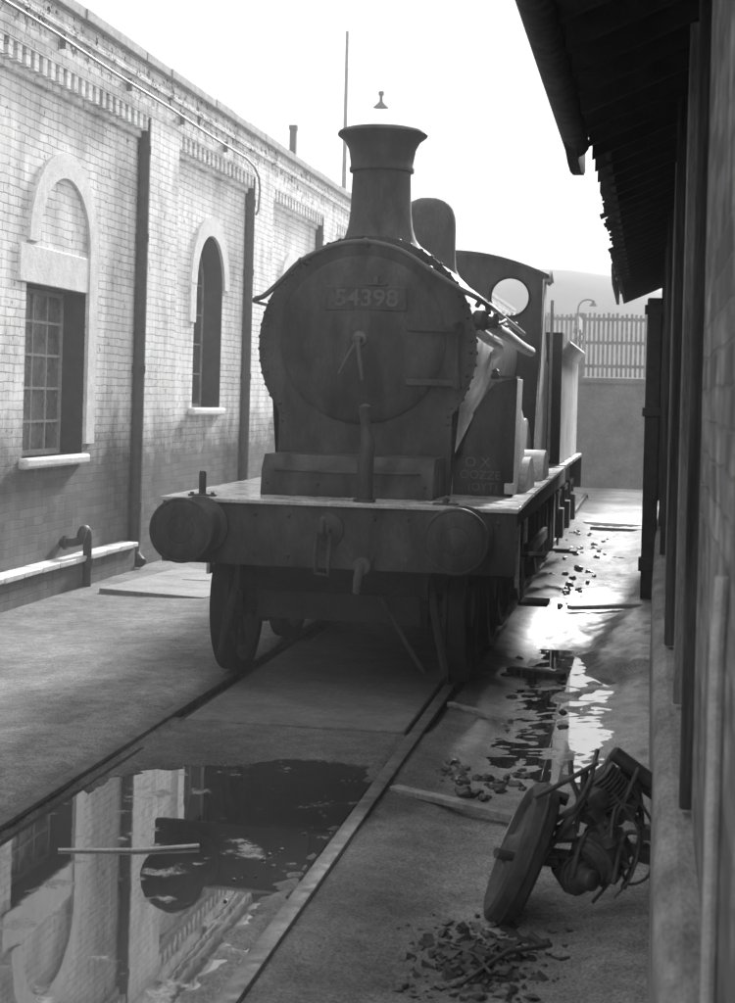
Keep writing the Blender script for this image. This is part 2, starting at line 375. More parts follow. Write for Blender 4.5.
# concrete slab between the rails, and the drain cover
b = MB(); b.prism([(-.655, -.52), (.655, -.50), (.655, 2.6), (-.655, 2.6)], 'z', -.09, -.012)
tag(b.build('concrete_slab', mat('slab_concrete', .07, .15, .7, 2.4, .9, bump=.006, bscale=30), bevel=.012), 'worn grey concrete slab laid between the rails under the engine front', 'slab')
b = MB(); b.prism([(-3.3, 5.45), (-2.15, 5.15), (-1.9, 7.0), (-3.1, 7.6)], 'z', -.12, -.052)
b.box(-2.75, -2.45, 6.45, 6.55, -.06, -.046)
tag(b.build('drain_cover', CONC, bevel=.01), 'flat concrete drain cover in the ground between the wall and the engine', 'drain cover')

# rails
def rail(x, lab):
    pr_ = [(-.07, -.145), (.07, -.145), (.07, -.132), (.012, -.115), (.012, -.035), (.035, -.026), (.035, -.004), (.029, 0), (-.029, 0), (-.035, -.004), (-.035, -.026), (-.012, -.035), (-.012, -.115), (-.07, -.132)]
    b = MB(); b.prism([(x + p[0], p[1] + .004) for p in pr_], 'y', -12, 24)
    return tag(b.build('rail', STEEL), lab, 'rail', 'running rails')
rail(-.7525 - .02, 'rail on the brick wall side, bounding the left edge of the puddle')
rail(.7525 - .02, 'rail on the scrap heap side, bright edge right of the puddle')

# ------------------------------------------------------------ brick workshop (left)
WX = -3.8; PX = -3.68
shop = empty('brick_workshop', (-6.5, 15, 0), 'long whitewashed brick engine shed wall with arched windows left of the engine', 'building')
P0, PW, PITCH = 7.9, 1.12, 4.9
Y0, Y1 = -12.0, 61.5
pil = [P0 + PITCH * k for k in range(-4, 11)]
pw_ = [PW] * len(pil); pw_[3] = .55
TOP = 5.02
bays = [(pil[k] + pw_[k], pil[k + 1]) for k in range(len(pil) - 1)]
wall = MB()
def arch_pts(yc, r, zs, n=14): return [(yc + r * math.cos(math.pi * k / n), zs + r * math.sin(math.pi * k / n)) for k in range(n + 1)]
def panel(b, y0, y1, win):
    if win[0] == 'rect':
        a, c, z0, z1 = win[1:]
        b.box(WX - .4, WX, y0, a, -.2, TOP + .02); b.box(WX - .4, WX, c, y1, -.2, TOP + .02)
        b.box(WX - .4, WX, a, c, -.2, z0); b.box(WX - .4, WX, a, c, z1, TOP + .02)
    else:
        yc, r, z0, zs = win[1:]
        b.box(WX - .4, WX, y0, yc - r, -.2, TOP + .02); b.box(WX - .4, WX, yc + r, y1, -.2, TOP + .02)
        b.box(WX - .4, WX, yc - r, yc + r, -.2, z0)
        ap = arch_pts(yc, r, zs)
        for q0, q1 in zip(ap, ap[1:]): b.prism([(q0[0], TOP + .02), (q1[0], TOP + .02), (q1[0], q1[1]), (q0[0], q0[1])], 'x', WX - .4, WX)
wins = []
for k, (a, c) in enumerate(bays):
    yc = (c - (PITCH - PW) / 2) + .02
    if k == 3: win = ('rect', 4.62, 6.24, 1.24, 2.90)
    else: win = ('arch', yc - .02, .68, 1.70, 3.30)
    wins.append(win); panel(wall, a, c, win)
wall.box(WX - .4, WX, Y0, pil[0], -.2, TOP + .02)
# solid brick behind pilasters + parapet
for p, q in zip(pil, pw_): wall.box(WX - .4, WX, p, p + q, -.2, TOP + .02)
wall.box(WX - .4, PX, Y0, pil[-1] + PW, TOP + .02, 5.58)
wall.box(-10, -9.7, Y0, pil[-1] + PW, -.2, 5.4)
wall.box(-9.7, WX - .4, pil[-1] + PW - .3, pil[-1] + PW, -.2, 5.4)
wall.build('wall', BRICK, shop, sharp=30)
for p, q in zip(pil, pw_):
    b = MB(); b.box(WX, PX, p, p + q, -.2, TOP + .018)
    b.build('pilaster', BRICK, shop)
for a, c in bays:
    b = MB(); n_ = int((c - a) / .20); st = (c - a) / n_
    b.box(WX, PX + .002, a, c, TOP - .10 + .1, TOP + .016)
    for i in range(n_):
        y = a + st * i
        b.box(WX, PX - .004, y + .02, y + .02 + st * .5, TOP - .17, TOP)
    b.box(WX, WX + .045, a, c, TOP - .245, TOP - .172)
    b.build('dentil_course', BRICK, shop)
b = MB()
seg = Y0
random.seed(3)
while seg < pil[-1]:
    L_ = random.uniform(.85, 1.0); b.box(WX - .45, PX + .07 + random.uniform(-.006, .006), seg, seg + L_ - .008, 5.58, 5.70 + random.uniform(-.008, .008)); seg += L_
b.build('coping', COPE, shop, bevel=.012)
b = MB(); b.box(PX, PX + .035, Y0, pil[-1] + PW, 5.36, 5.41); b.build('string_course', BRICK, shop, bevel=.006)
b = MB(); b.prism([(WX - .4, 5.0), (-6.9, 5.5), (-9.7, 5.0), (-9.7, 4.9), (-6.9, 5.4), (WX - .4, 4.9)], 'y', Y0, pil[-1] + .9); b.build('roof', SLATE, shop)
b = MB(); b.box(PX - .05, PX + .09, Y0, pil[1], -.2, .1); b.box(WX, WX + .17, pil[1], 7.55, -.2, .16); b.build('plinth', BRICK, shop)
b = MB()
y = 2.0
while y < 7.5:
    b.box(WX + .0, WX + .21, y, min(y + .44, 7.55), .163, .215, jit=.004); y += .45
b.build('plinth_coping', WASH, shop, bevel=.008)
for k, win in enumerate(wins):
    if win[0] == 'rect':
        a, c, z0, z1 = win[1:]; D = .24
        f = MB(); x = WX - D
        f.box(x - .05, x, a, a + .05, z0, z1); f.box(x - .05, x, c - .05, c, z0, z1); f.box(x - .05, x, a + .05, c - .05, z1 - .06, z1); f.box(x - .05, x, a + .05, c - .05, z0, z0 + .05)
        nc, nr = 4, 5
        for i in range(1, nc): yy = a + .05 + (c - a - .1) * i / nc; f.box(x - .035, x - .008, yy - .014, yy + .014, z0 + .05, z1 - .06)
        for j in range(1, nr): zz = z0 + (z1 - z0) * j / nr; f.box(x - .038, x - .004, a + .05, c - .05, zz - .014, zz + .014)
        fr = f.build('window', SASH, shop)
        p = MB()
        for i in range(nc):
            for j in range(nr):
                ya, yb = a + .05 + (c - a - .1) * i / nc, a + .05 + (c - a - .1) * (i + 1) / nc; za, zb = z0 + (z1 - z0) * j / nr, z0 + (z1 - z0) * (j + 1) / nr
                p.box(x - .03, x - .024, ya + .01, yb - .01, za + .01, zb - .01, rot=Euler((random.uniform(-.01, .01), random.uniform(-.02, .02), random.uniform(-.02, .02))).to_matrix())
        p.build('pane', GLASSD, fr)
        s = MB(); s.box(WX - .2, WX + .09, a - .08, c + .02, z0 - .10, z0); s.build('sill', WASH, fr, bevel=.03)
        s = MB(); s.box(WX - .2, WX + .025, a - .22, c + .0, z1, z1 + .36); s.build('lintel', WASH, fr, bevel=.01)
        s = MB(); s.box(WX - D, WX - .004, c - .012, c - .001, z0 + .001, z1 - .001); s.box(WX - D, WX - .004, a + .001, a + .012, z0 + .001, z1 - .001); s.box(WX - D, WX - .004, a + .013, c - .013, z1 - .014, z1 - .003); s.build('reveal', REVEAL, fr)
        # blind arch ring of the former arched opening
        yc, zs = 5.55, 3.30
        s = MB(); s.arc_band(arch_pts(yc, .70, zs, 18), arch_pts(yc, .95, zs, 18), 'x', WX - .01, WX + .035)
        s.box(WX - .01, WX + .035, yc + .70, yc + .95, z0 + .1, zs); s.build('arch_surround', WASH, fr)
    else:
        yc, r, z0, zs = win[1:]; D = .26; x = WX - D
        f = MB(); f.arc_band(arch_pts(yc, r - .05, zs), arch_pts(yc, r, zs), 'x', x - .05, x)
        f.box(x - .05, x, yc - r, yc - r + .05, z0, zs); f.box(x - .05, x, yc + r - .05, yc + r, z0, zs); f.box(x - .05, x, yc - r + .05, yc + r - .05, z0, z0 + .05)
        f.box(x - .035, x - .002, yc - .02, yc + .02, z0 + .05, zs + r - .05)
        for j in range(1, 5): zz = z0 + .05 + (zs - z0) * j / 4; f.box(x - .03, x - .008, yc - r + .05, yc + r - .05, zz - .01, zz + .01)
        fr = f.build('window', mat('sooty_sash', .2, .4, .7, 10), shop)
        s = MB(); s.arc_band(arch_pts(yc, r - .012, zs), arch_pts(yc, r - .001, zs), 'x', x, WX - .004); s.box(x, WX - .004, yc + r - .012, yc + r - .001, z0 + .001, zs); s.box(x, WX - .004, yc - r + .001, yc - r + .012, z0 + .001, zs); s.build('reveal', REVEAL, fr)
        p = MB(); ap = arch_pts(yc, r - .04, zs); p.prism([(yc - r + .04, z0 + .04), (yc + r - .04, z0 + .04)] + ap, 'x', x - .028, x - .022); p.build('pane', mat('sooty_glass', .02, .05, .3, 3, .5), fr)
        s = MB(); s.box(WX - .2, WX + .09, yc - r - .16, yc + r + .02, z0 - .10, z0); s.build('sill', WASH, fr, bevel=.03)
        s = MB(); s.arc_band(arch_pts(yc, r, zs, 18), arch_pts(yc, r + .25, zs, 18), 'x', WX - .01, WX + .035); s.box(WX - .01, WX + .03, yc - r - .25, yc - r, zs - .5, zs)
        s.build('arch_surround', WASH, fr)
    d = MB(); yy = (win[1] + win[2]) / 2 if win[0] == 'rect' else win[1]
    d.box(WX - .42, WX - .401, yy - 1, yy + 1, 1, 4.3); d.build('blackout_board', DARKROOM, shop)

# conduit along the parapet
b = MB(); b.tube([(PX + .05, y, 5.28 - .012 * (y - 3.5) + .008 * math.sin(y * 1.7)) for y in [-6 + .9 * i for i in range(21)]] + [(PX + .05, 12.5, 5.13), (PX + .05, 12.78, 5.02), (PX + .05, 12.86, 4.85), (PX + .05, 12.80, 4.55), (PX + .02, 12.78, 4.48)], .017, 8)
for y in range(-5, 12, 2): b.box(PX, PX + .06, y, y + .03, 5.20 - .012 * (y - 3.5), 5.34 - .012 * (y - 3.5))
tag(b.build('conduit', CABLE), 'thin pipe running along the top of the brick wall and dropping at a pilaster', 'pipe')
# bent pipe and downpipe
b = MB(); arc = [(WX + .20, 5.92 - .10 - .10 * math.cos(math.pi * k / 10), .38 + .11 * math.sin(math.pi * k / 10)) for k in range(11)]
b.tube([(WX - .02, 5.70, .36), (WX + .12, 5.70, .36)] + arc + [(WX + .20, 5.92, .2), (WX + .20, 5.92, -.12)], .045, 12)
b.lathe((WX + .20, 5.92, .12), (0, 0, 1), [(.065, 0), (.065, .07)], 16); b.lathe((WX + .03, 5.70, .36), (1, 0, 0), [(.075, 0), (.075, .03)], 16)
tag(b.build('swan_neck_pipe', IRON), 'black swan neck pipe curving out of the wall below the square window', 'pipe')
for yy, lab in ((7.83, 'black iron downpipe in the pilaster corner right of the square window'), (12.73, 'black iron downpipe in the pilaster corner right of the nearest tall arched window'), (17.63, 'black iron downpipe on the third pilaster, nearest the engine smokebox')):
    b = MB(); b.tube([(WX + .07, yy, .10), (WX + .07, yy, 2.2), (WX + .07, yy, 4.99)], .062, 14)
    for z in (.55, 2.1, 3.6, 4.6): b.lathe((WX + .07, yy, z), (0, 0, 1), [(.075, 0), (.075, .09)], 16)
    b.tube([(WX + .07, yy, .14), (WX + .09, yy - .03, .04), (WX + .19, yy - .12, -.04)], .065, 12)
    tag(b.build('downpipe', IRON), lab, 'pipe', 'iron downpipes on the brick workshop')

# ------------------------------------------------------------ far things
t = empty('chimney_stack', (-7.1, 30, 5), 'tall thin square chimney stack rising above the brick workshop roof', 'chimney')
b = MB(); b.box(-7.16, -7.0, 29.9, 30.06, 5, 8.6); b.build('stack', IRON, t)
b = MB(); b.box(-7.18, -6.98, 29.88, 30.08, 8.6, 8.72); b.build('cap', IRON, t)
t = empty('telegraph_pole', (-5.75, 30.0, 0), 'very tall thin pole standing beyond the workshop roof', 'pole')
b = MB(); b.tube([(-5.72, 30, -.1), (-5.74, 30, 6), (-5.76, 30, 11.1)], [.075, .06, .04], 8); b.build('pole', FENCE, t)
t = empty('pendant_lamp', (-4.85, 30, 9.2), 'small conical lamp shade hanging in the sky above the engine chimney', 'lamp')
b = MB(); b.lathe((-4.85, 30, 9.16), (0, 0, 1), [(.2, 0), (.19, .02), (.13, .07), (.07, .13), (.045, .16), (.04, .3), (.07, .31), (.07, .4), (.03, .42)], 20); b.build('lamp_shade', IRON, t)
b = MB(); b.tube([(-5.76, 30, 10.2), (-5.4, 30, 9.85), (-4.85, 30, 9.58), (2, 30, 9.9), (9, 30, 10.5)], .006, 5); b.build('span_wire', IRON, t)

FY = 28.0
b = MB(); b.box(-14, 30, FY, FY + .6, -.2, 2.35); b.box(-14, 30, FY - .05, FY + .65, 2.35, 2.47)
rw = MB()
t = empty('retaining_wall', (0, FY, 0), 'long grey retaining wall closing the far end of the yard', 'wall')
b.build('wall', BANK, t)
t = empty('paling_fence', (0, FY + .3, 2.47), 'pale slatted paling fence standing on top of the far retaining wall', 'fence')
b = MB(); random.seed(5); x = -12
while x < 12:
    h = random.uniform(-.04, .03); b.box(x, x + .06, FY + .28, FY + .30, 2.5, 3.98 + h, rot=Euler((0, random.uniform(-.01, .01), 0)).to_matrix()); x += .108
b.build('palings', FENCE, t)
for z in (2.75, 3.3, 3.85):
    b = MB(); b.box(-12, 12, FY + .305, FY + .36, z - .04, z + .04); b.build('rail', FENCE, t)
for x in range(-12, 13, 3):
    b = MB(); b.box(x + .3, x + .42, FY + .365, FY + .48, 2.47, 4.0); b.build('post', FENCE, t)
t = empty('arched_lamp_post', (-.55, 48, 0), 'faint lamp post with an arched top beyond the paling fence', 'lamp post')
b = MB(); b.tube([(-.62, 48, 0), (-.62, 48, 5.2)] + [(-.62 + .35 - .35 * math.cos(a), 48, 5.2 + .35 * math.sin(a)) for a in [R(20 * k) for k in range(1, 7)]], .03, 8); b.build('pole', IRON, t)
b = MB(); b.lathe((-.08, 48, 5.32), (0, 0, 1), [(.16, 0), (.05, .14), (.05, .2)], 12); b.build('lamp_shade', IRON, t)
# hill
b = MB(); hg = []
for j in range(26):
    row = []
    for i in range(90):
        x = -120 + i * 3.2; y = 75 + j * 5
        u = smooth(0, 9, j); z = u * (5.9 + 1.3 * noise.fractal(Vector((x * .06, y * .02, 1)), 1, 2, 4) + 1.3 * math.exp(-((x + 9) / 8.) ** 2)) * 1.72
        row.append(b.bm.verts.new((x, y, z - .1)))
    hg.append(row)
for j in range(25):
    for i in range(89): b.bm.faces.new((hg[j][i], hg[j][i + 1], hg[j + 1][i + 1], hg[j + 1][i]))
struct(b.build('hill', HILL, origin=(0, 75, 0), sharp=180))

# ------------------------------------------------------------ locomotive
loco = empty('steam_locomotive', (0, .45, 0), 'rusting black tank fronted steam engine numbered 54398 facing the camera', 'steam locomotive')
loco['label'] = 'grimy black steam engine with tall chimney and number 54398 on its smokebox door'
SP = 1.6; ZC = 2.27; SR = .775
# buffer beam
b = MB(); b.box(-1.12, 1.19, .45, .50, .80, 1.195)
random.seed(9)
for x in (-1.08, -.5, -.28, .28, .5, 1.08):
    for z in (.87, 1.13): b.lathe((x, .45, z), (0, -1, 0), [(.016, 0), (.014, .012), (.006, .018)], 8)
b.build('buffer_beam', LOCO, loco)
# running plate
b = MB(); b.prism([(-1.14, .43), (1.20, .43), (1.17, 2.2), (1.14, 7.35), (-1.14, 7.35), (-1.14, 2.2)], 'z', 1.198, 1.225)
b.build('running_plate', PLATE, loco, bevel=.004)
b = MB()
for s in (-1, 1): b.box(s * 1.13 - .012, s * 1.13 + .012, .52, 7.3, 1.06, 1.196)
b.build('valance', LOCOD, loco)
# buffers
for s in (-1, 1):
    b = MB(); b.lathe((s * .864, .45, 1.045), (0, -1, 0), [(.19, -.02), (.19, .03), (.15, .045), (.125, .10), (.11, .28)], 40)
    bf = b.build('buffer', LOCO, loco)
    b = MB(); b.lathe((s * .864, 0, 1.045), (0, -1, 0), [(.055, -.2), (.055, -.045), (.12, -.032), (.20, -.022), (.206, -.012), (.205, -.002), (.198, .004), (.186, .005), (.183, .002), (.175, .006), (.09, .010), (.086, .007), (.08, .010), (.0, .011)], 56)
    b.build('buffer_head', LOCO, bf)
# coupling hook
b = MB(); b.lathe((-.02, .45, 1.05), (0, -1, 0), [(.11, 0), (.11, .02), (.05, .03)], 24)
b.tube([(-.02, .44, 1.05), (-.02, .36, 1.05), (-.02, .30, 1.02), (-.02, .265, 1.05), (-.02, .27, 1.12), (-.02, .31, 1.135)], [.032, .032, .035, .03, .022, .014], 10)
hk = b.build('drawhook', IRON, loco)
b = MB(); b.tube([(-.06 + .0, .33, 1.04), (-.065, .30, .9), (-.06, .31, .78), (.02, .31, .77), (.025, .30, .9), (.02, .33, 1.04)], .014, 8); b.build('coupling_link', IRON, hk)
# hose below beam
b = MB(); b.tube([(.22, .47, .86), (.22, .38, .83), (.20, .37, .76), (.19, .40, .66)], .028, 12); b.lathe((.22, .40, .83), (0, -1, 0), [(.055, -.03), (.055, .03)], 16)
b.build('steam_hose', mat('canvas_hose', .04, .1, .8, 20), loco)
# vacuum standpipe
b = MB(); b.tube([(.19, .60, 1.225), (.19, .60, 1.34), (.19, .60, 1.50), (.205, .60, 1.60), (.19, .60, 1.68), (.18, .60, 1.76), (.18, .60, 1.80), (.18, .60, 1.845), (.18, .60, 1.862)], [.052, .055, .055, .05, .036, .032, .042, .040, .015], 16)
b.lathe((.19, .6, 1.225), (0, 0, 1), [(.075, 0), (.075, .02)], 16)
b.build('vacuum_standpipe', LOCO, loco)
# lamp irons
b = MB(); b.lathe((-.90, .60, 1.225), (0, 0, 1), [(.035, 0), (.035, .012), (.024, .02), (.024, .15), (.018, .165)], 12); b.box(-.99, -.81, .57, .63, 1.225, 1.237)
for x in (-.97, -.83): b.lathe((x, .6, 1.237), (0, 0, 1), [(.014, 0), (.012, .014)], 8)
b.build('lamp_iron', IRON, loco)
b = MB(); b.tube([(.72, .60, 1.225), (.72, .60, 1.255), (.72, .66, 1.258)], .02, 8); b.box(.64, .80, .57, .64, 1.225, 1.238); b.build('lamp_iron', IRON, loco)
# base box in front of smokebox
b = MB(); b.prism([(.98, 1.226), (1.0, 1.40), (1.08, 1.50), (1.70, 1.50), (1.70, 1.226)], 'x', -.60, .585)
for x in (-.55, -.2, .2, .53): b.lathe((x, .985, 1.31), (0, -1, 0), [(.014, 0), (.01, .014)], 8)
b.build('cylinder_cover', LOCO, loco, bevel=.008)
b = MB(); b.tube([(-.5, .965, 1.40), (0, .965, 1.39), (.5, .965, 1.40)], .012, 8); b.build('cover_rod', LOCO, loco)
# smokebox
def sbpoly(r, n=40, dz=0, xw=.625, zw=1.76):
    a0 = -math.acos(min(1, xw / r)) ; pts = []
    zst = ZC + r * math.sin(a0)
    pts = [(xw - .0, 1.226), (xw, zst - .12)]
    for k in range(n + 1):
        a = a0 + (math.pi - 2 * a0) * k / n; pts.append((r * math.cos(a), ZC + r * math.sin(a)))
    return pts + [(-xw, zst - .12), (-xw, 1.226)]
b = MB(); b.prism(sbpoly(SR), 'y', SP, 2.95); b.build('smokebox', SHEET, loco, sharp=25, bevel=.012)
b = MB(); b.prism([(x * 1.0, z) for x, z in sbpoly(SR + .012)], 'y', SP - .012, SP + .03)
P = sbpoly(SR + .012)[1:-1]
for (x0, z0), (x1, z1) in zip(P, P[1:]):
    L_ = math.hypot(x1 - x0, z1 - z0); k = max(1, int(L_ / .058))
    for i in range(k):
        tt = (i + .5) / k; x, z = x0 + (x1 - x0) * tt, z0 + (z1 - z0) * tt; q = Vector((x, 0, z - ZC)).normalized()
        b.lathe((x - q.x * .035, SP - .012, z - q.z * .035), (0, -1, 0), [(.014, 0), (.011, .008), (.003, .012)], 7)
        b.lathe((x + q.x * .0, SP + .009, z + q.z * .0), (q.x, 0, q.z), [(.016, -.002), (.013, .009), (.003, .013)], 7)
        b.lathe((x - q.x * .012, SP + .16, z - q.z * .012), (q.x, 0, q.z), [(.013, -.002), (.011, .007), (.003, .011)], 7)
b.build('smokebox_front_plate', LOCO, loco, sharp=25)
# door
DC = (-.03, 2.315)
b = MB(); b.lathe((DC[0], SP - .012, DC[1]), (0, -1, 0), [(.60, 0), (.60, .012), (.585, .022), (.57, .03), (.52, .045), (.40, .068), (.22, .09), (.08, .098), (.0, .1)], 72)
door = b.build('smokebox_door', LOCO, loco)
b = MB(); b.lathe((DC[0], SP - .11, DC[1]), (0, -1, 0), [(.06, 0), (.05, .02), (.028, .03), (.028, .10), (.02, .11)], 20)
b.tube([(DC[0], SP - .17, DC[1]), (DC[0] - .07, SP - .19, DC[1] - .13), (DC[0] - .13, SP - .19, DC[1] - .25)], [.016, .013, .011], 8)
b.tube([(DC[0], SP - .20, DC[1]), (DC[0] + .02, SP - .22, DC[1] - .14), (DC[0] + .045, SP - .22, DC[1] - .29)], [.018, .015, .013], 8)
b.build('door_handles', RAISED, door)
for z in (2.40, 2.02):
    b = MB(); b.box(.30, .64, SP - .085, SP - .055, z - .022, z + .022, rot=Euler((0, 0, .10)).to_matrix()); b.build('hinge_strap', LOCO, door, bevel=.004)
b = MB(); b.cyl((.655, SP - .04, 1.97), (.655, SP - .04, 2.45), .018, seg=10)
for z in (2.02, 2.40): b.cyl((.655, SP - .04, z - .04), (.655, SP - .04, z + .04), .03, seg=10)
b.build('hinge_pin', LOCO, door)
# number plate  54398
b = MB(); b.box(-.285, .30, SP - .105, SP - .085, 2.515, 2.69); npl = b.build('number_plate', LOCO, door, bevel=.012)
text_part('54398', .165, .004, 'number', RAISED, npl, (.008, SP - .109, 2.602), (R(90), 0, 0), sx=1.12, bold=.002)
b = MB(); b.box(-.0, .15, SP - .10, SP - .07, 2.70, 2.712); b.box(.06, .09, SP - .13, SP - .06, 2.70, 2.76); b.build('lamp_iron', IRON, door)
# handrail arched over front and back along the boiler
def catmull(pts, n=6):
    pts = [Vector(p) for p in pts]; out = []
    for i in range(len(pts) - 1):
        p0, p1, p2, p3 = pts[max(i - 1, 0)], pts[i], pts[i + 1], pts[min(i + 2, len(pts) - 1)]
        for k in range(n):
            t_ = k / n; out.append(.5 * ((2 * p1) + (-p0 + p2) * t_ + (2 * p0 - 5 * p1 + 4 * p2 - p3) * t_ ** 2 + (-p0 + 3 * p1 - 3 * p2 + p3) * t_ ** 3))
    return out + [pts[-1]]
HY = 1.45
hp = [(-.83, 6.1, 2.58), (-.83, 2.0, 2.58), (-.82, 1.62, 2.585), (-.79, HY + .04, 2.59), (-.72, HY, 2.61), (-.6, HY, 2.72), (-.46, HY, 2.86), (-.24, HY, 2.965), (0, HY, 3.0), (.24, HY, 2.945), (.46, HY, 2.81), (.6, HY, 2.72), (.72, HY, 2.655), (.80, HY + .03, 2.615), (.85, 1.62, 2.58), (.87, 2.1, 2.56), (.88, 4.6, 2.50)]
b = MB(); b.tube(catmull(hp), .019, 10); b.build('handrail', RAISED, loco)
for x, y, z, q in ((-.46, HY, 2.86, (.1, .1)), (.46, HY, 2.81, 0), (0, HY, 3.0, 0)):
    b = MB(); b.cyl((x, HY, z), (x * .97, SP, z - .015), .012, seg=8); b.sphere((x, HY, z), .028); b.build('handrail_knob', RAISED, loco)
for y in (2.6, 3.8):
    for s in (-1, 1):
        z = 2.54 if s > 0 else 2.58
        b = MB(); b.cyl((s * .87 if s > 0 else -.83, y, z), (s * .66, y, z - .03), .012, seg=8); b.sphere((s * .87 if s > 0 else -.83, y, z), .028); b.build('handrail_knob', RAISED, loco)
# fat pipes and valve on the right side of the smokebox
b = MB(); b.tube(catmull([(.80, 1.75, 2.50), (.86, 1.9, 2.44), (.90, 2.6, 2.41), (.91, 3.9, 2.37), (.915, 5.0, 2.355)]), .045, 14); b.build('ejector_pipe', SHEET, loco)
b = MB(); b.tube(catmull([(.78, 1.66, 2.40), (.85, 1.8, 2.34), (.88, 2.3, 2.31), (.80, 2.75, 2.26), (.7, 2.8, 2.2)]), .035, 14); b.build('feed_pipe', SHEET, loco)
b = MB(); b.lathe((.80, 1.68, 2.47), (.9, -.2, 0), [(.045, -.06), (.075, -.03), (.075, .03), (.05, .05), (.03, .06), (.03, .1), (.055, .105), (.055, .12)], 16); b.tube([(.86, 1.66, 2.52), (.84, 1.70, 2.6), (.79, 1.76, 2.62), (.76, 1.8, 2.58)], .02, 8); b.tube([(.84, 1.68, 2.42), (.93, 1.95, 2.47), (.93, 2.2, 2.50)], .014, 8)
b.build('clack_valve', IRON, loco)
# chimney
b = MB(); b.lathe((0, 2.05, 0), (0, 0, 1), [(.42, 2.93), (.36, 2.985), (.30, 3.03), (.265, 3.08), (.24, 3.16), (.226, 3.28), (.220, 3.45), (.216, 3.57), (.240, 3.573), (.242, 3.60), (.232, 3.612), (.236, 3.66), (.25, 3.74), (.28, 3.80), (.33, 3.838), (.335, 3.85), (.325, 3.868), (.29, 3.885), (.20, 3.885), (.19, 3.6)], 56, cap=False)
ch = b.build('chimney', LOCO, loco, sharp=50)
b = MB(); b.lathe((0, 2.05, 0), (0, 0, 1), [(.195, 3.5), (.195, 3.51)], 32); b.build('chimney_throat', DARKROOM, ch)
# boiler, dome
b = MB(); b.lathe((0, 0, 2.33), (0, 1, 0), [(.685, 2.9), (.685, 6.3)], 64)
for y in (2.96, 3.9, 4.85): b.lathe((0, 0, 2.33), (0, 1, 0), [(.69, y), (.693, y + .01), (.693, y + .06), (.69, y + .07)], 64)
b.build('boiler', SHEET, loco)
b = MB(); b.prism([(-.60, 1.23), (-.66, 1.9), (-.60, 2.33), (.60, 2.33), (.66, 1.9), (.60, 1.23)], 'y', 4.7, 6.3); b.build('firebox', LOCO, loco)
b = MB(); b.lathe((0, 4.65, 0), (0, 0, 1), [(.36, 2.93), (.29, 3.0), (.252, 3.08), (.243, 3.2), (.242, 3.46), (.235, 3.54), (.215, 3.61), (.17, 3.672), (.10, 3.705), (0, 3.715)], 48); b.build('dome', LOCO, loco)
b = MB(); b.lathe((-.12, 5.75, 0), (0, 0, 1), [(.09, 2.98), (.07, 3.04), (.06, 3.25), (.05, 3.27)], 20); b.build('safety_valve', LOCO, loco)
# sandbox, right side
sbp = [(.50, 1.228), (1.055, 1.228), (1.07, 2.065), (.97, 2.05), (.92, 2.03), (.865, 1.98), (.815, 1.90), (.765, 1.80), (.725, 1.70), (.70, 1.58), (.695, 1.505), (.50, 1.505)]
b = MB(); b.prism(sbp, 'y', 1.75, 2.22); b.prism([(.60, 1.228), (1.05, 1.228), (1.06, 1.72), (1.02, 1.86), (.80, 1.84), (.74, 1.70), (.70, 1.228)], 'y', 2.222, 2.75)
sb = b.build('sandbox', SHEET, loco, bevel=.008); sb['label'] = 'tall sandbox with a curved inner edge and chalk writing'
b = MB(); b.prism(sbp, 'y', 1.742, 1.752); b.build('front_sheet', LOCO, sb)  # dark front skin; the box sides carry the painted light
b = MB(); b.box(.93, 1.06, 1.80, 2.1, 2.066, 2.085); b.lathe((.90, 1.85, 2.06), (0, 0, 1), [(.03, 0), (.035, .02), (.02, .05), (.028, .06), (.01, .075)], 12); b.build('sandbox_lid', IRON, sb)
b = MB(); b.box(1.0, 1.065, 1.68, 1.74, 1.245, 1.32); b.build('bracket', WASH if False else PALE, sb, bevel=.006)
text_part('O X', .10, .001, 'chalk_mark', CHALK, sb, (.80, 1.7405, 1.46), (R(90), 0, 0), bold=-.001)
text_part('OOZZE', .085, .001, 'chalk_mark', CHALK, sb, (.82, 1.7405, 1.37), (R(90), R(1), 0), bold=-.001)
text_part('(OYT)', .08, .001, 'chalk_mark', CHALK, sb, (.84, 1.7405, 1.285), (R(90), R(-1), 0), bold=-.001)
# main wheel splashers
for s in (-1, 1):
    for yc in (3.35, 5.15):
        pts = [(yc + .80 * math.cos(math.pi * k / 20), 1.226 + .52 * math.sin(math.pi * k / 20)) for k in range(21)]
        b = MB(); b.prism(pts, 'x', s * .64, s * .88); b.build('splasher', LOCO if s < 0 else SHEET, loco, bevel=.006)  # right splashers take the painted-light tone, left ones stay black
# coupling rod splashers at the plate edge
for s in (1,):
    for yc in (2.75, 4.55):
        r_ = .42; pts = [(yc + r_ * math.cos(math.pi * k / 16), 1.226 + .25 * math.sin(math.pi * k / 16)) for k in range(17)]
        b = MB(); b.prism(pts, 'x', s * .885, s * 1.11); b.build('rod_splasher', SHEET, loco, bevel=.006)
# cab
CY = 6.3
def cabroof(x): return 3.36 - .22 * (x / .95) ** 2
b = MB()
hx, hz, hr = .60, 2.935, .185
CX = .93
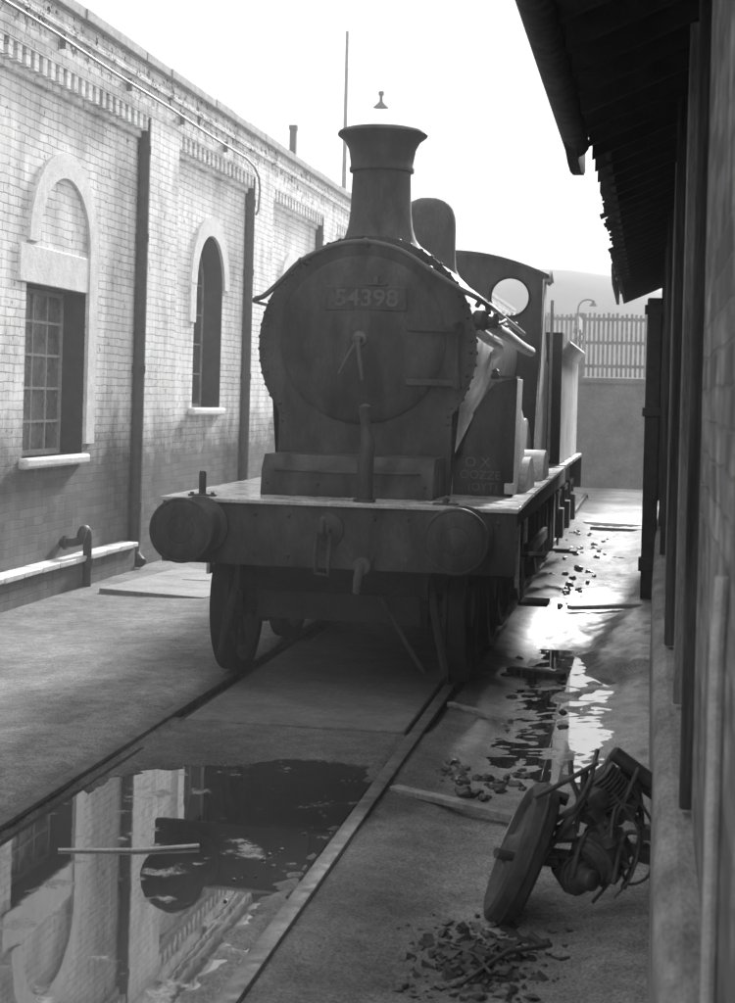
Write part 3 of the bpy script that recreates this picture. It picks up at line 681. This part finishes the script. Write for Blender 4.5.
# front plate built as strips round two circular windows
N = 32
for s in (-1, 1):
    circ = [(s * hx + hr * math.cos(2 * math.pi * k / N), hz + hr * math.sin(2 * math.pi * k / N)) for k in range(N)]
    lo_, hi_ = (0.0, CX) if s > 0 else (-CX, 0.0)
    def edge(k):
        a = 2 * math.pi * k / N; dx, dz = math.cos(a), math.sin(a); tmax = 1e9
        if dx > 1e-6: tmax = min(tmax, (hi_ - s * hx) / dx)
        if dx < -1e-6: tmax = min(tmax, (lo_ - s * hx) / dx)
        if dz < -1e-6: tmax = min(tmax, (2.4 - hz) / dz)
        if dz > 1e-6:
            tt = .01
            while hz + tt * dz < cabroof(s * hx + tt * dx) and tt < tmax: tt += .005
            tmax = min(tmax, tt)
        return (s * hx + dx * tmax, hz + dz * tmax)
    out = [edge(k) for k in range(N)]
    corners = {}
    b.arc_band(circ + [circ[0]], out + [out[0]], 'y', CY, CY + .02)
    # fill the bottom corners of each half
b.box(-CX, CX, CY, CY + .02, 1.226, 2.47)
for cx_ in (-CX + .001, CX - .121): b.box(cx_, cx_ + .12, CY + .002, CY + .022, 2.3, 3.14)
b.box(-.12, .12, CY + .002, CY + .022, 2.3, 3.33)
cab = b.build('cab', LOCO, loco, sharp=30)
for s in (-1, 1):
    b = MB(); b.lathe((s * hx, CY - .012, hz), (0, 1, 0), [(hr + .022, 0), (hr + .022, .012), (hr, .012), (hr, 0)], 40, cap=False); b.build('window_ring', RAISED, cab)
    b = MB(); b.prism([(5.55, 1.226), (5.62, 1.5), (5.85, 2.0), (6.12, 2.35), (6.26, 2.7), (6.30, 3.12), (6.62, 3.14), (6.66, 2.85), (6.74, 2.55), (6.9, 2.33), (7.25, 2.28), (7.25, 1.226)], 'x', s * CX - .008, s * CX + .008)
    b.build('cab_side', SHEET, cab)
    b = MB(); b.tube([(s * (CX + .05), 6.95, 1.3), (s * (CX + .05), 6.95, 2.95)], .016, 8); b.build('handrail', BRIGHT if s > 0 else RAISED, cab)
b = MB(); rp = [(x / 10 * (CX + .05), cabroof(x / 10 * (CX + .05)) + .012) for x in range(-10, 11)]
b.arc_band(rp, [(x, z + .025) for x, z in rp], 'y', CY - .03, 7.15); b.build('cab_roof', LOCO, cab)
b = MB(); b.tube([(.97, 6.4, 3.14), (.99, 6.42, 3.19), (1.0, 6.45, 3.12), (.97, 6.5, 3.08)], .02, 8); b.box(.93, .99, 6.35, 6.75, 3.10, 3.13); b.build('cab_gutter', BRIGHT, cab)
# frames, wheels
b = MB()
for s in (-1, 1): b.box(s * .62 - .015, s * .62 + .015, .5, 7.3, .62, 1.196)
b.box(-.6, .6, .95, .98, .55, 1.15); b.box(-.55, .55, 1.6, 2.7, .62, 1.2)
b.build('main_frame', LOCOD, loco)
def wheel(name, x, yc, r, spokes, parent):
    s = 1 if x > 0 else -1
    t_ = MB(); t_.lathe((x, yc, r), (s, 0, 0), [(r - .07, -.07), (r + .028, -.07), (r + .03, -.045), (r + .004, -.035), (r - .002, .06), (r - .07, .065), (r - .08, .0), (r - .07, -.07)], 56, cap=False)
    w_ = t_.build(name, LOCOD, parent, sharp=40)
    t_ = MB(); t_.lathe((x, yc, r), (s, 0, 0), [(.13, -.07), (.13, .07), (.09, .075)], 24)
    for k in range(spokes):
        a = 2 * math.pi * k / spokes + .2; d = Vector((0, math.cos(a), math.sin(a)))
        t_.cyl(Vector((x, yc, r)) + d * .11, Vector((x, yc, r)) + d * (r - .06), .026, .02, 6)
    t_.build('spokes', LOCOD, w_); return w_
for yc in (1.15, 2.75):
    for s in (-1, 1): wheel('bogie_wheel', s * .785, yc, .50, 10, loco)
for yc in (3.95, 5.75):
    for s in (-1, 1): wheel('driving_wheel', s * .765, yc, .86, 18, loco)
for yc, r_ in ((1.15, .50), (2.75, .50), (3.95, .86), (5.75, .86)):
    b = MB(); b.cyl((-.7, yc, r_), (.7, yc, r_), .08, seg=14); b.build('axle', LOCOD, loco)
b = MB()
for s in (-1, 1): b.box(s * .55 - .02, s * .55 + .02, 1.0, 3.65, .36, .66)
b.box(-.55, .55, .78, .82, .42, .60); b.box(-.6, .6, 2.1, 2.5, .36, .62)
b.build('bogie_frame', LOCOD, loco)
for s in (-1, 1):
    b = MB(); b.tube([(s * .62, .62, .8), (s * .70, .56, .4), (s * .75, .60, .14)], .028, 8); b.build('guard_iron', LOCOD, loco)
b = MB(); b.tube([(.30, .62, .62), (.44, .66, .38), (.60, .68, .12)], .018, 8); b.build('brake_rod', LOCO, loco)
b = MB(); b.box(1.02, 1.06, 3.9, 5.8, .60, .70)
b.build('coupling_rod', STEEL, loco)
b = MB(); b.box(-1.06, -1.02, 3.9, 5.8, .60, .70); b.build('coupling_rod', STEEL, loco)
# steps
for s in (-1, 1):
    for yc, zt in ((3.1, .33),):
        b = MB(); b.box(s * 1.02, s * 1.25, yc - .17, yc + .17, zt - .03, zt); b.box(s * 1.03, s * 1.04, yc - .15, yc + .15, zt, 1.19); b.box(s * 1.02, s * 1.22, yc - .15, yc + .15, .68, .70)
        b.build('footstep', LOCOD, loco, bevel=.004)
    b = MB(); b.box(s * 1.10, s * 1.125, 1.55, 1.65, .60, 1.196); b.box(s * 1.10, s * 1.12, 2.3, 2.4, .85, 1.196); b.build('hanger', SHEET, loco)
    b = MB(); b.box(s * 1.03, s * 1.23, 6.75, 7.1, .38, .41); b.box(s * 1.04, s * 1.06, 6.8, 7.05, .41, 1.19); b.build('footstep', LOCOD, loco, bevel=.004)
b = MB(); b.cyl((.98, 2.0, .95), (.98, 2.7, .93), .06, seg=12); b.tube([(1.0, 2.2, .95), (1.0, 2.3, .6), (1.02, 3.0, .5)], .02, 8); b.build('sanding_gear', LOCOD, loco)

# ------------------------------------------------------------ tender
ten = empty('tender', (0, 9.3, 0), 'black coal tender with flared top coupled behind the engine cab', 'tender')
T0, T1, TX = 7.45, 11.3, 1.07
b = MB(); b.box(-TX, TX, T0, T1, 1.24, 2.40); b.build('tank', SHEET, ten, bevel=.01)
b = MB(); b.box(-TX + .001, TX - .001, T0 - .012, T0 - .001, 1.245, 2.45); b.box(-TX, TX, T0 - .01, T0 + .35, 2.452, 2.64); b.build('front_plate', LOCO, ten)
for s in (-1, 1):
    b = MB(); pts = [(TX, 2.402), (TX + .03, 2.46), (TX + .09, 2.53)]; pts2 = [(TX - .02, 2.402), (TX + .01, 2.47), (TX + .07, 2.56)]
    b.arc_band([(s * x, z) for x, z in pts], [(s * x, z) for x, z in pts2], 'y', T0 + .05, T1); b.build('flare', SHEET, ten)
    b = MB()
    for z in (2.62, 2.74): b.box(s * (TX + .04) - .012, s * (TX + .04) + .012, T0 + 1.7, T1, z - .03, z + .02)
    for y in (9.2, 10.2, 11.2): b.box(s * (TX + .055) - .006, s * (TX + .055) + .02, y, y + .05, 2.50, 2.80)
    b.box(s * (TX + .03) - .012, s * (TX + .03) + .012, 10.3, T1 - .01, 2.80, 2.97)
    b.build('coal_rail', SHEET, ten)
b = MB(); random.seed(21)
b.bm.free(); b.bm = bmesh.new()
for k in range(60): b.sphere((random.uniform(-.85, .85), random.uniform(8.2, 11.1), 2.40 + random.uniform(0, .12)), random.uniform(.06, .13), sc_=(1, 1.2, .8))
b.build('coal', LOCOD, ten)
b = MB(); b.box(-1.14, 1.14, T0 - .05, T1 + .1, 1.20, 1.236); b.build('running_plate', PLATE, ten)
b = MB()
for s in (-1, 1): b.box(s * .98 - .015, s * .98 + .015, T0, T1, .62, 1.199)
b.box(-1.14, 1.14, T1 + .06, T1 + .1, .8, 1.19); b.build('frame', LOCOD, ten)
for yc in (8.0, 9.4, 10.8):
    for s in (-1, 1):
        wheel('tender_wheel', s * .765, yc, .56, 10, ten)
        b = MB(); b.box(s * .99, s * 1.10, yc - .12, yc + .12, .42, .74); b.box(s * .995, s * 1.05, yc - .40, yc + .40, .86, .93); b.cyl((s * 1.03, yc - .36, .75), (s * 1.03, yc - .36, .92), .03, seg=8); b.cyl((s * 1.03, yc + .36, .75), (s * 1.03, yc + .36, .92), .03, seg=8)
        b.build('axle_box', LOCOD, ten, bevel=.008)
b = MB(); b.box(1.03, 1.26, 7.75, 8.1, .27, .30); b.box(1.04, 1.05, 7.78, 8.07, .30, 1.2); b.build('footstep', LOCOD, ten)

# ------------------------------------------------------------ shed on the right
SX = 2.15
shed = empty('timber_shed', (3.5, 0, 0), 'dark timber and brick shed with ragged overhanging eaves on the right', 'shed')
b = MB(); b.box(SX, SX + .25, -12, -4.85, -.2, 3.40); b.build('brick_end_wall', DBRICK, shed)
b = MB(); random.seed(13)
b.box(SX + .06, SX + .2, -4.85, 10.4, .7, 3.4)
y = -3.1
while y < 10.35:
    w_ = random.uniform(.16, .24); y2 = min(y + w_, 10.4); b.box(SX + random.uniform(-.006, .012), SX + .059, y + .006, y2 - .004, .72, 3.42, rot=Euler((random.uniform(-.002, .002), 0, 0)).to_matrix()); y = y2
b.build('board_cladding', WOOD, shed, bevel=.004)
for i, (y, mt, pw, pp) in enumerate(((-4.83, WOOD, .07, .035), (-3.15, WOODP, .06, .03), (-1.6, WOOD, .12, .05), (.6, WOODP, .06, .03), (3.2, WOOD, .08, .045), (6.2, WOOD, .1, .04), (10.3, WOOD, .12, .04))):
    b = MB(); b.box(SX - pp, SX + .1, y, y + pw, .72, 3.44, rot=Euler((R(random.uniform(-.4, .4)), 0, 0)).to_matrix()); b.build('post', mt, shed, bevel=.008)
b = MB(); b.box(SX + .04, SX + .055, -4.7, -3.2, .78, 3.38); b.build('recessed_door', mat('pitch_dark_door', .012, .03, .7, 5), shed)
b = MB(); b.prism([(2.045, -12), (2.045, 1.7), (2.08, 5.8), (2.14, 10.4), (SX + .3, 10.4), (SX + .3, -12)], 'z', -.2, .70); b.build('plinth', RENDER_, shed, bevel=.06)
# roof: rises 24 degrees to the right
k_ = math.tan(R(24))
def roofz(x): return 3.30 + (x - 1.58) * k_
b = MB(); 
b.prism([(1.70, roofz(1.70)), (6.5, roofz(6.5)), (11.3, roofz(1.70)), (11.3, roofz(1.7) + .03), (6.5, roofz(6.5) + .03), (1.70, roofz(1.70) + .03)], 'y', -12, 11.4); b.build('roof_boarding', SLATE, shed)
b = MB(); random.seed(17); y = -12
rot_ = Euler((0, -R(24), 0)).to_matrix()
while y < 11.45:
    w_ = random.uniform(.17, .24)
    if y < -1.0: xe = 1.575 + random.uniform(-.005, .005)
    elif y < .8: xe = 1.66 + random.uniform(-.012, .012)
    elif y < 2.6: xe = 1.665 - .03 * (y - .8) + random.choice((0, .02, -.02)) + random.uniform(-.01, .01)
    elif y < 5.4: xe = 1.61 + random.choice((0, .035, -.02)) + random.uniform(-.01, .01)
    else: xe = 1.575 + random.uniform(0, .012)
    for j in range(3):
        xa = xe + j * .24; cx_ = xa + .22; b.box(cx_ - .24, cx_ + .24, y + .003, y + w_ - .003, roofz(cx_) + .035 + j * .004, roofz(cx_) + .047 + j * .004, rot=Euler((random.uniform(-.02, .02), -R(24) + random.uniform(-.015, .01), random.uniform(-.02, .02))).to_matrix())
    y += w_
b.prism([(2.3, roofz(2.3) + .045), (6.5, roofz(6.5) + .045), (11.3, roofz(1.7) + .045), (11.3, roofz(1.7) + .06), (6.5, roofz(6.5) + .06), (2.3, roofz(2.3) + .06)], 'y', -12, 11.45)
b.build('slates', SLATE, shed)
# gutter, broken
b = MB(); n_ = 8
gi = [(1.585 + .06 * math.cos(a), 3.27 + .06 * math.sin(a)) for a in [math.pi + math.pi * k / n_ for k in range(n_ + 1)]]
go = [(1.585 + .068 * math.cos(a), 3.27 + .068 * math.sin(a)) for a in [math.pi + math.pi * k / n_ for k in range(n_ + 1)]]
b.arc_band(gi, go, 'y', -12, -1.15); b.build('gutter', IRON, shed)
b = MB(); b.prism([(-1.6, 3.33), (-1.6, 3.22), (-1.2, 3.17), (-.9, 3.16), (-.55, 3.19), (-.35, 3.24), (-.42, 3.36)], 'x', 1.54, 1.60); b.build('broken_fascia', WOOD, shed)
b = MB(); b.box(1.72, 1.75, -.6, 8.3, 3.27, 3.38); b.build('fascia', WOOD, shed)
b = MB(); b.prism([(8.1, 3.36), (8.1, 3.44), (11.2, 3.42), (11.2, 3.17), (10.4, 3.2), (8.6, 3.24)], 'x', 1.542, 1.578); b.build('end_fascia', WOOD, shed)
b = MB(); b.prism([(1.63, roofz(1.63) - .13), (6.5, roofz(6.5) - .13), (6.5, roofz(6.5) + .02), (1.60, roofz(1.6) + .02)], 'y', 11.36, 11.40); b.build('bargeboard', WOOD, shed)
b = MB()
y = -11.8
while y < 11.3:
    b.prism([(1.66, roofz(1.66) - .12), (2.6, roofz(2.6) - .12), (2.6, roofz(2.6) - .002), (1.66, roofz(1.66) - .002)], 'y', y, y + .05); y += .45
b.build('rafters', SLATE, shed)
b = MB(); b.box(SX + .3, SX + 8, 10.2, 10.4, -.2, 3.3); b.box(SX + 7.8, SX + 8, -12, 10.2, -.2, 3.3); b.build('end_wall', WOOD, shed)
# dark post with bracket near the far corner
t = empty('iron_downpipe', (2.02, 6.5, -.05), 'thick black downpipe with a bracket at the far corner of the timber shed', 'pipe')
b = MB(); b.box(1.95, 2.10, 6.45, 6.58, -.1, 2.96, rot=None); b.build('pipe', IRON, t, bevel=.02)
for z in (1.78, 2.8, .25):
    b = MB(); b.box(1.925, 2.14, 6.43, 6.60, z, z + .09 if z != .25 else z + .13); b.build('bracket', IRON, t, bevel=.008)
# thin conduit close to the camera
b = MB(); b.tube([(SX - .016, -6.6, .70), (SX - .016, -6.62, 1.45), (SX - .01, -6.62, 1.60)], .014, 8); b.lathe((SX - .016, -6.6, .72), (0, 0, 1), [(.022, 0), (.022, .04)], 10)
tag(b.build('wall_conduit', BRIGHT), 'thin bright pipe on the shed wall closest to the camera', 'pipe')
# low concrete step
def lump(name, x0, x1, y0, y1, z0, z1, mt, amp, seed, lab, cat):
    bm_ = bmesh.new(); bmesh.ops.create_cube(bm_, size=1); bmesh.ops.subdivide_edges(bm_, edges=bm_.edges, cuts=9, use_grid_fill=True)
    for v in bm_.verts:
        v.co = Vector((x0 + (v.co.x + .5) * (x1 - x0), y0 + (v.co.y + .5) * (y1 - y0), z0 + (v.co.z + .5) * (z1 - z0)))
        v.co += noise.noise_vector(v.co * 2.3 + Vector((seed, 0, 0))) * amp + noise.noise_vector(v.co * 9 + Vector((seed, 0, 0))) * amp * .3
    m_ = MB(); m_.bm.free(); m_.bm = bm_; o_ = m_.build(name, mt, sharp=180); q_ = o_.modifiers.new('round', 'SMOOTH'); q_.iterations = 12; q_.factor = .8; return tag(o_, lab, cat)

# ------------------------------------------------------------ yard litter
def plank(p, q, w_, h, z, mt, lab, tilt=0):
    p, q = Vector((*p, z)), Vector((*q, z)); d = q - p; a = math.atan2(d.y, d.x); c = (p + q) / 2; L_ = d.length
    b = MB(); rot = Euler((tilt, 0, a)).to_matrix(); b.box(c.x - L_ / 2, c.x + L_ / 2, c.y - w_ / 2, c.y + w_ / 2, z, z + h, rot=rot)
    return tag(b.build('plank', mt, bevel=.004), lab, 'plank')
plank((.80, -1.80), (1.50, -2.22), .07, .03, -.04, WOODP, 'grey plank lying beside the rail, nearest to the leaning wheel')
plank((.80, .45), (1.22, .02), .05, .03, -.04, WOODP, 'short thin plank lying against the rail beside the front buffer')
plank((1.30, 5.55), (1.95, 5.95), .10, .04, -.05, PALE, 'pale plank lying across the wet path near the concrete ramp')
plank((1.0, 16.6), (2.1, 16.3), .16, .05, -.08, PALE, 'farthest pale plank lying across the path end')
plank((1.15, 15.4), (2.0, 15.2), .12, .05, -.07, WOOD, 'dark plank in front of the farthest pale plank')
plank((1.05, 1.9), (1.45, 1.75), .09, .05, -.06, WOOD, 'dark chunk of timber on the wet ground right of the bogie')
b = MB(); b.tube([(-.42, -3.18, -.043), (-.1, -3.10, -.04), (.14, -2.98, -.036)], .009, 6)
tag(b.build('stick', PALE), 'thin pale stick floating on the puddle between the rails', 'stick')

def stone_mesh(seed, r):
    bm_ = bmesh.new(); bmesh.ops.create_icosphere(bm_, subdivisions=2, radius=r)
    for v in bm_.verts:
        n_ = v.co.normalized(); v.co *= 1 + .45 * noise.noise(n_ * 1.7 + Vector((seed * 3.1, 0, 0))); v.co.z *= .65
    me = bpy.data.meshes.new('stone')
    for f in bm_.faces: f.smooth = False
    bm_.to_mesh(me); bm_.free(); me.materials.append(STONE); return me
protos = [stone_mesh(k, .05) for k in range(6)]
random.seed(31)
def stone(x, y, s, z, lab, grp):
    o = bpy.data.objects.new('stone', random.choice(protos)); COL.objects.link(o); o.location = (x, y, z); o.scale = (s * random.uniform(.7, 1.4), s * random.uniform(.7, 1.4), s)
    o.rotation_euler = (random.uniform(-.3, .3), random.uniform(-.3, .3), random.uniform(0, 6.28)); tag(o, lab, 'stone', grp)
for k in range(70):
    x = random.uniform(.95, 1.42); y = -1.35 + random.gauss(0, .16) - (x - .95) * .1; stone(x, y, random.choice((.2, .3, .4, .55, .75)), gz(x, y) + .004, 'dark wet lump in the row of rubble between the plank and the wet path', 'rubble row beside the rail')
for k in range(45):
    x = random.uniform(.85, 1.5); y = random.uniform(5.5, 14.5); x = max(x, 1.2 if y < 8 else .9); stone(x, y, random.uniform(.3, 1.0), gz(x, y) + .01, 'small stone scattered on the far path beside the tender', 'stones beside the tender')
for k in range(16):
    x = random.uniform(1.0, 1.6); y = random.uniform(-.2, 2.6); stone(x, y, random.uniform(.25, .7), gz(x, y) + .005, 'small stone on the shining wet ground right of the bogie', 'stones on the wet ground')
for k in range(6):
    x = random.uniform(1.22, 1.62); y = random.uniform(-4.5, -3.75); stone(x, y, random.uniform(.25, .6), gz(x, y) + .005, 'dark clinker lump in the heap in front of the leaning wheel', 'clinker in front of the wheel')
for k in range(22):
    x = .60 - .12 * random.random() - max(0, (-1.6 - (yy := random.uniform(-3.8, -1.4)))) * .05; stone(x, yy, random.uniform(.06, .2), -.042, 'tiny pebble breaking the water along the right rail', 'pebbles in the puddle')

# ------------------------------------------------------------ scrap machine
scrap = empty('scrap_machine', (1.8, -3.3, -.08), 'wrecked rusty machine with leaning fat wheel, engine lump and twisted bars', 'scrap machine')
def cw(u, v, dd, base=(1.62, -3.55, .14)):   # local frame: u to the right, v up, dd away, about the machine's middle
    return Vector(base) + Rv * u + Uv * v + Fv * dd
major = (Rv * .36 + Uv * .92).normalized(); ax = (Rv * -.93 + Uv * .34 + Fv * .06); ax = (ax - major * ax.dot(major)).normalized()
WC = Vector((1.555, -3.42, .155))
b = MB(); b.lathe(WC, ax, [(.20, -.03), (.225, -.05), (.25, -.055), (.275, -.042), (.286, -.015), (.286, .015), (.275, .042), (.25, .055), (.225, .05), (.20, .03), (.20, -.03)], 48, cap=False)
b.lathe(WC, ax, [(.289, -.008), (.293, -.004), (.293, .004), (.289, .008)], 48, cap=False)
wh = b.build('wheel', RUBBER, scrap)
b = MB(); b.lathe(WC, ax, [(.205, -.03), (.205, .03), (.16, .03), (.09, .035), (.06, .05), (.05, .07), (.02, .075)], 36); b.build('wheel_disc', RUST, wh)
def T(name, pts, r, mt=RUST, seg=10):
    b = MB(); b.tube(catmull([cw(*p) for p in pts], 5), r, seg); return b.build(name, mt, scrap)
# engine lump
b = MB(); base = cw(.27, .10, .10)
b.lathe(cw(.26, .04, .10), (Rv * .5 + Uv * .3 + Fv * .4), [(.04, -.10), (.085, -.095), (.09, -.06), (.105, -.055), (.105, -.04), (.09, -.035), (.09, .02), (.11, .025), (.11, .04), (.09, .045), (.085, .09), (.05, .1)], 20)
b.lathe(cw(.17, -.03, .02), (Rv * .6 - Fv * .8), [(.04, -.06), (.06, -.05), (.06, -.035), (.075, -.033), (.075, -.025), (.06, -.023), (.06, -.01), (.075, -.008), (.075, 0), (.06, .002), (.06, .02), (.04, .03), (.04, .07), (.02, .08)], 18)
for k in range(9):
    c = cw(.10 + .30 * random.random(), -.12 + .36 * random.random(), .05 + .15 * random.random()); q = random.uniform(.02, .06)
    b.box(c.x - q, c.x + q, c.y - q * .8, c.y + q * .8, c.z - q * .5, c.z + q * .5, rot=Euler((random.uniform(-1, 1), random.uniform(-1, 1), random.uniform(-1, 1))).to_matrix())
for k in range(7):
    c = cw(.20 + .13 * random.random(), -.02 + .3 * random.random(), .04 + .1 * random.random()); d_ = Vector((random.gauss(0, 1), random.gauss(0, 1), random.gauss(0, 1))).normalized()
    b.lathe(c, d_, [(.02, -.03), (.045, -.025), (.045, .02), (.02, .03), (.015, .07)], 12)
eng = b.build('engine_block', RUST, scrap, bevel=.01)
b = MB()
for k in range(8): b.lathe(cw(.245 + k * .011, .335 - k * .012, .12), (Rv * .68 - Uv * .72), [(.075, -.002), (.075, .002)], 18)
b.lathe(cw(.24, .34, .12), (Rv * .68 - Uv * .72), [(.045, 0), (.045, .15)], 16); b.build('cooling_fins', STEEL, eng)
b = MB(); b.lathe(cw(.30, .42, .15), (Rv * .70 - Uv * .50 - Fv * .1), [(.022, 0), (.03, .01), (.03, .2), (.04, .21), (.04, .32), (.032, .33)], 14)
b.lathe(cw(.34, .34, .22), (Rv * .70 - Uv * .50), [(.02, 0), (.024, .24)], 12); b.build('handlebar', IRON, scrap)
T('frame_tube', [(-.01, .27, 0), (.12, .33, .05), (.24, .38, .12)], .010)
T('frame_tube', [(.0, .02, 0), (.12, .16, .05), (.24, .30, .12), (.30, .40, .15)], .014)
T('frame_tube', [(-.02, .10, .03), (.14, .20, .1), (.30, .25, .14), (.44, .12, .12)], .012)
T('frame_tube', [(.14, .38, .15), (.145, .31, .12), (.17, .24, .1), (.16, .12, .08)], .011)
T('frame_tube', [(.19, .36, .1), (.20, .22, .12), (.28, .10, .1), (.36, .0, .05)], .016)
T('frame_tube', [(.40, .34, .2), (.42, .18, .15), (.40, .04, .1), (.34, -.08, .05)], .012)
T('cable', [(.36, .30, .1), (.46, .14, .08), (.44, -.02, .05), (.36, -.06, .04), (.33, .0, .02)], .006)
for k_i in range(6):
    u0, v0 = random.uniform(.08, .3), random.uniform(-.15, .15); T('bent_rod', [(u0, v0, random.uniform(-.05, .1)), (u0 + random.uniform(.02, .12), v0 + random.uniform(.05, .16), .05), (u0 + random.uniform(.08, .2), v0 + random.uniform(.08, .28), random.uniform(0, .2))], random.uniform(.005, .011))
T('cable', [(.28, .30, .0), (.38, .16, -.02), (.36, .0, -.03), (.30, -.1, 0)], .005)
T('axle_rod', [(-.16, .08, -.08), (-.05, .05, -.03), (.08, .02, .03)], .02)
T('drag_link', [(-.04, -.18, -.2), (.06, -.23, -.26), (.20, -.21, -.32)], .014)
b = MB()
for k in range(12): c = cw(.32 + .13 * math.cos(k), .12 + .12 * math.sin(k * 1.7), .12 + .03 * math.sin(k)); b.box(c.x - .03, c.x + .03, c.y - .04, c.y + .04, c.z - .025, c.z + .02, rot=Euler((k, k * .7, k * 1.3)).to_matrix())
b.build('gear_bits', RUST, scrap)
b = MB(); random.seed(77)
for k in range(420):
    cx = 1.46 + random.gauss(0, .12); cy = -4.0 + random.gauss(0, .2); h = max(0, .03 - ((cx - 1.46) ** 2 * 1.2 + (cy + 4.0) ** 2 * .6))
    q = random.choice((.004, .006, .009, .013, .019)); b.box(cx - q, cx + q, cy - q * random.uniform(.4, 1.6), cy + q, -.08 + h, -.07 + h + q * .3, rot=Euler((random.uniform(-.5, .5), random.uniform(-.5, .5), random.uniform(0, 3))).to_matrix(), jit=q * .4)
b.tube([(1.42, -4.3, -.05), (1.55, -4.0, -.03), (1.7, -3.85, -.04)], .01, 6); b.tube([(1.3, -3.9, -.05), (1.45, -4.05, -.03), (1.52, -4.2, -.04)], .007, 6)
o = b.build('debris', mat('oily_debris', .012, .05, .45, 16, .8, bump=.004, bscale=60), sharp=25); o['kind'] = 'stuff'
b = MB(); b.prism([(0, 0), (.05, .0), (.03, .17), (.0, .15)], 'x', 0, .006); o = b.build('tin_sheet', BRIGHT); o.location = (1.56, -1.6, -.06); o.rotation_euler = (.1, .2, 1.2)
tag(o, 'small bright upright scrap of tin behind the leaning wheel', 'tin sheet')
b = MB(); b.prism([(0, 0), (.16, .02), (.2, .12), (.05, .14)], 'z', 0, .006); o = b.build('tin_plate', BRIGHT); o.location = (1.50, -2.45, .0); o.rotation_euler = (.5, .1, .2)
tag(o, 'flat bright tin plate lying directly behind the leaning wheel', 'tin plate')

# ------------------------------------------------------------ haze
if HAZE > 0:
    b = MB(); b.box(-145, 190, -30, 215, -1.3, 17.5)
    hz_m = bpy.data.materials.new('haze_air'); hz_m.use_nodes = True; n = hz_m.node_tree.nodes; n.clear()
    v = n.new('ShaderNodeVolumePrincipled'); v.inputs['Density'].default_value = HAZE; v.inputs['Color'].default_value = g(.74); v.inputs['Anisotropy'].default_value = .1
    oo = n.new('ShaderNodeOutputMaterial'); hz_m.node_tree.links.new(v.outputs[0], oo.inputs['Volume'])
    o = b.build('haze', hz_m); o['kind'] = 'stuff'
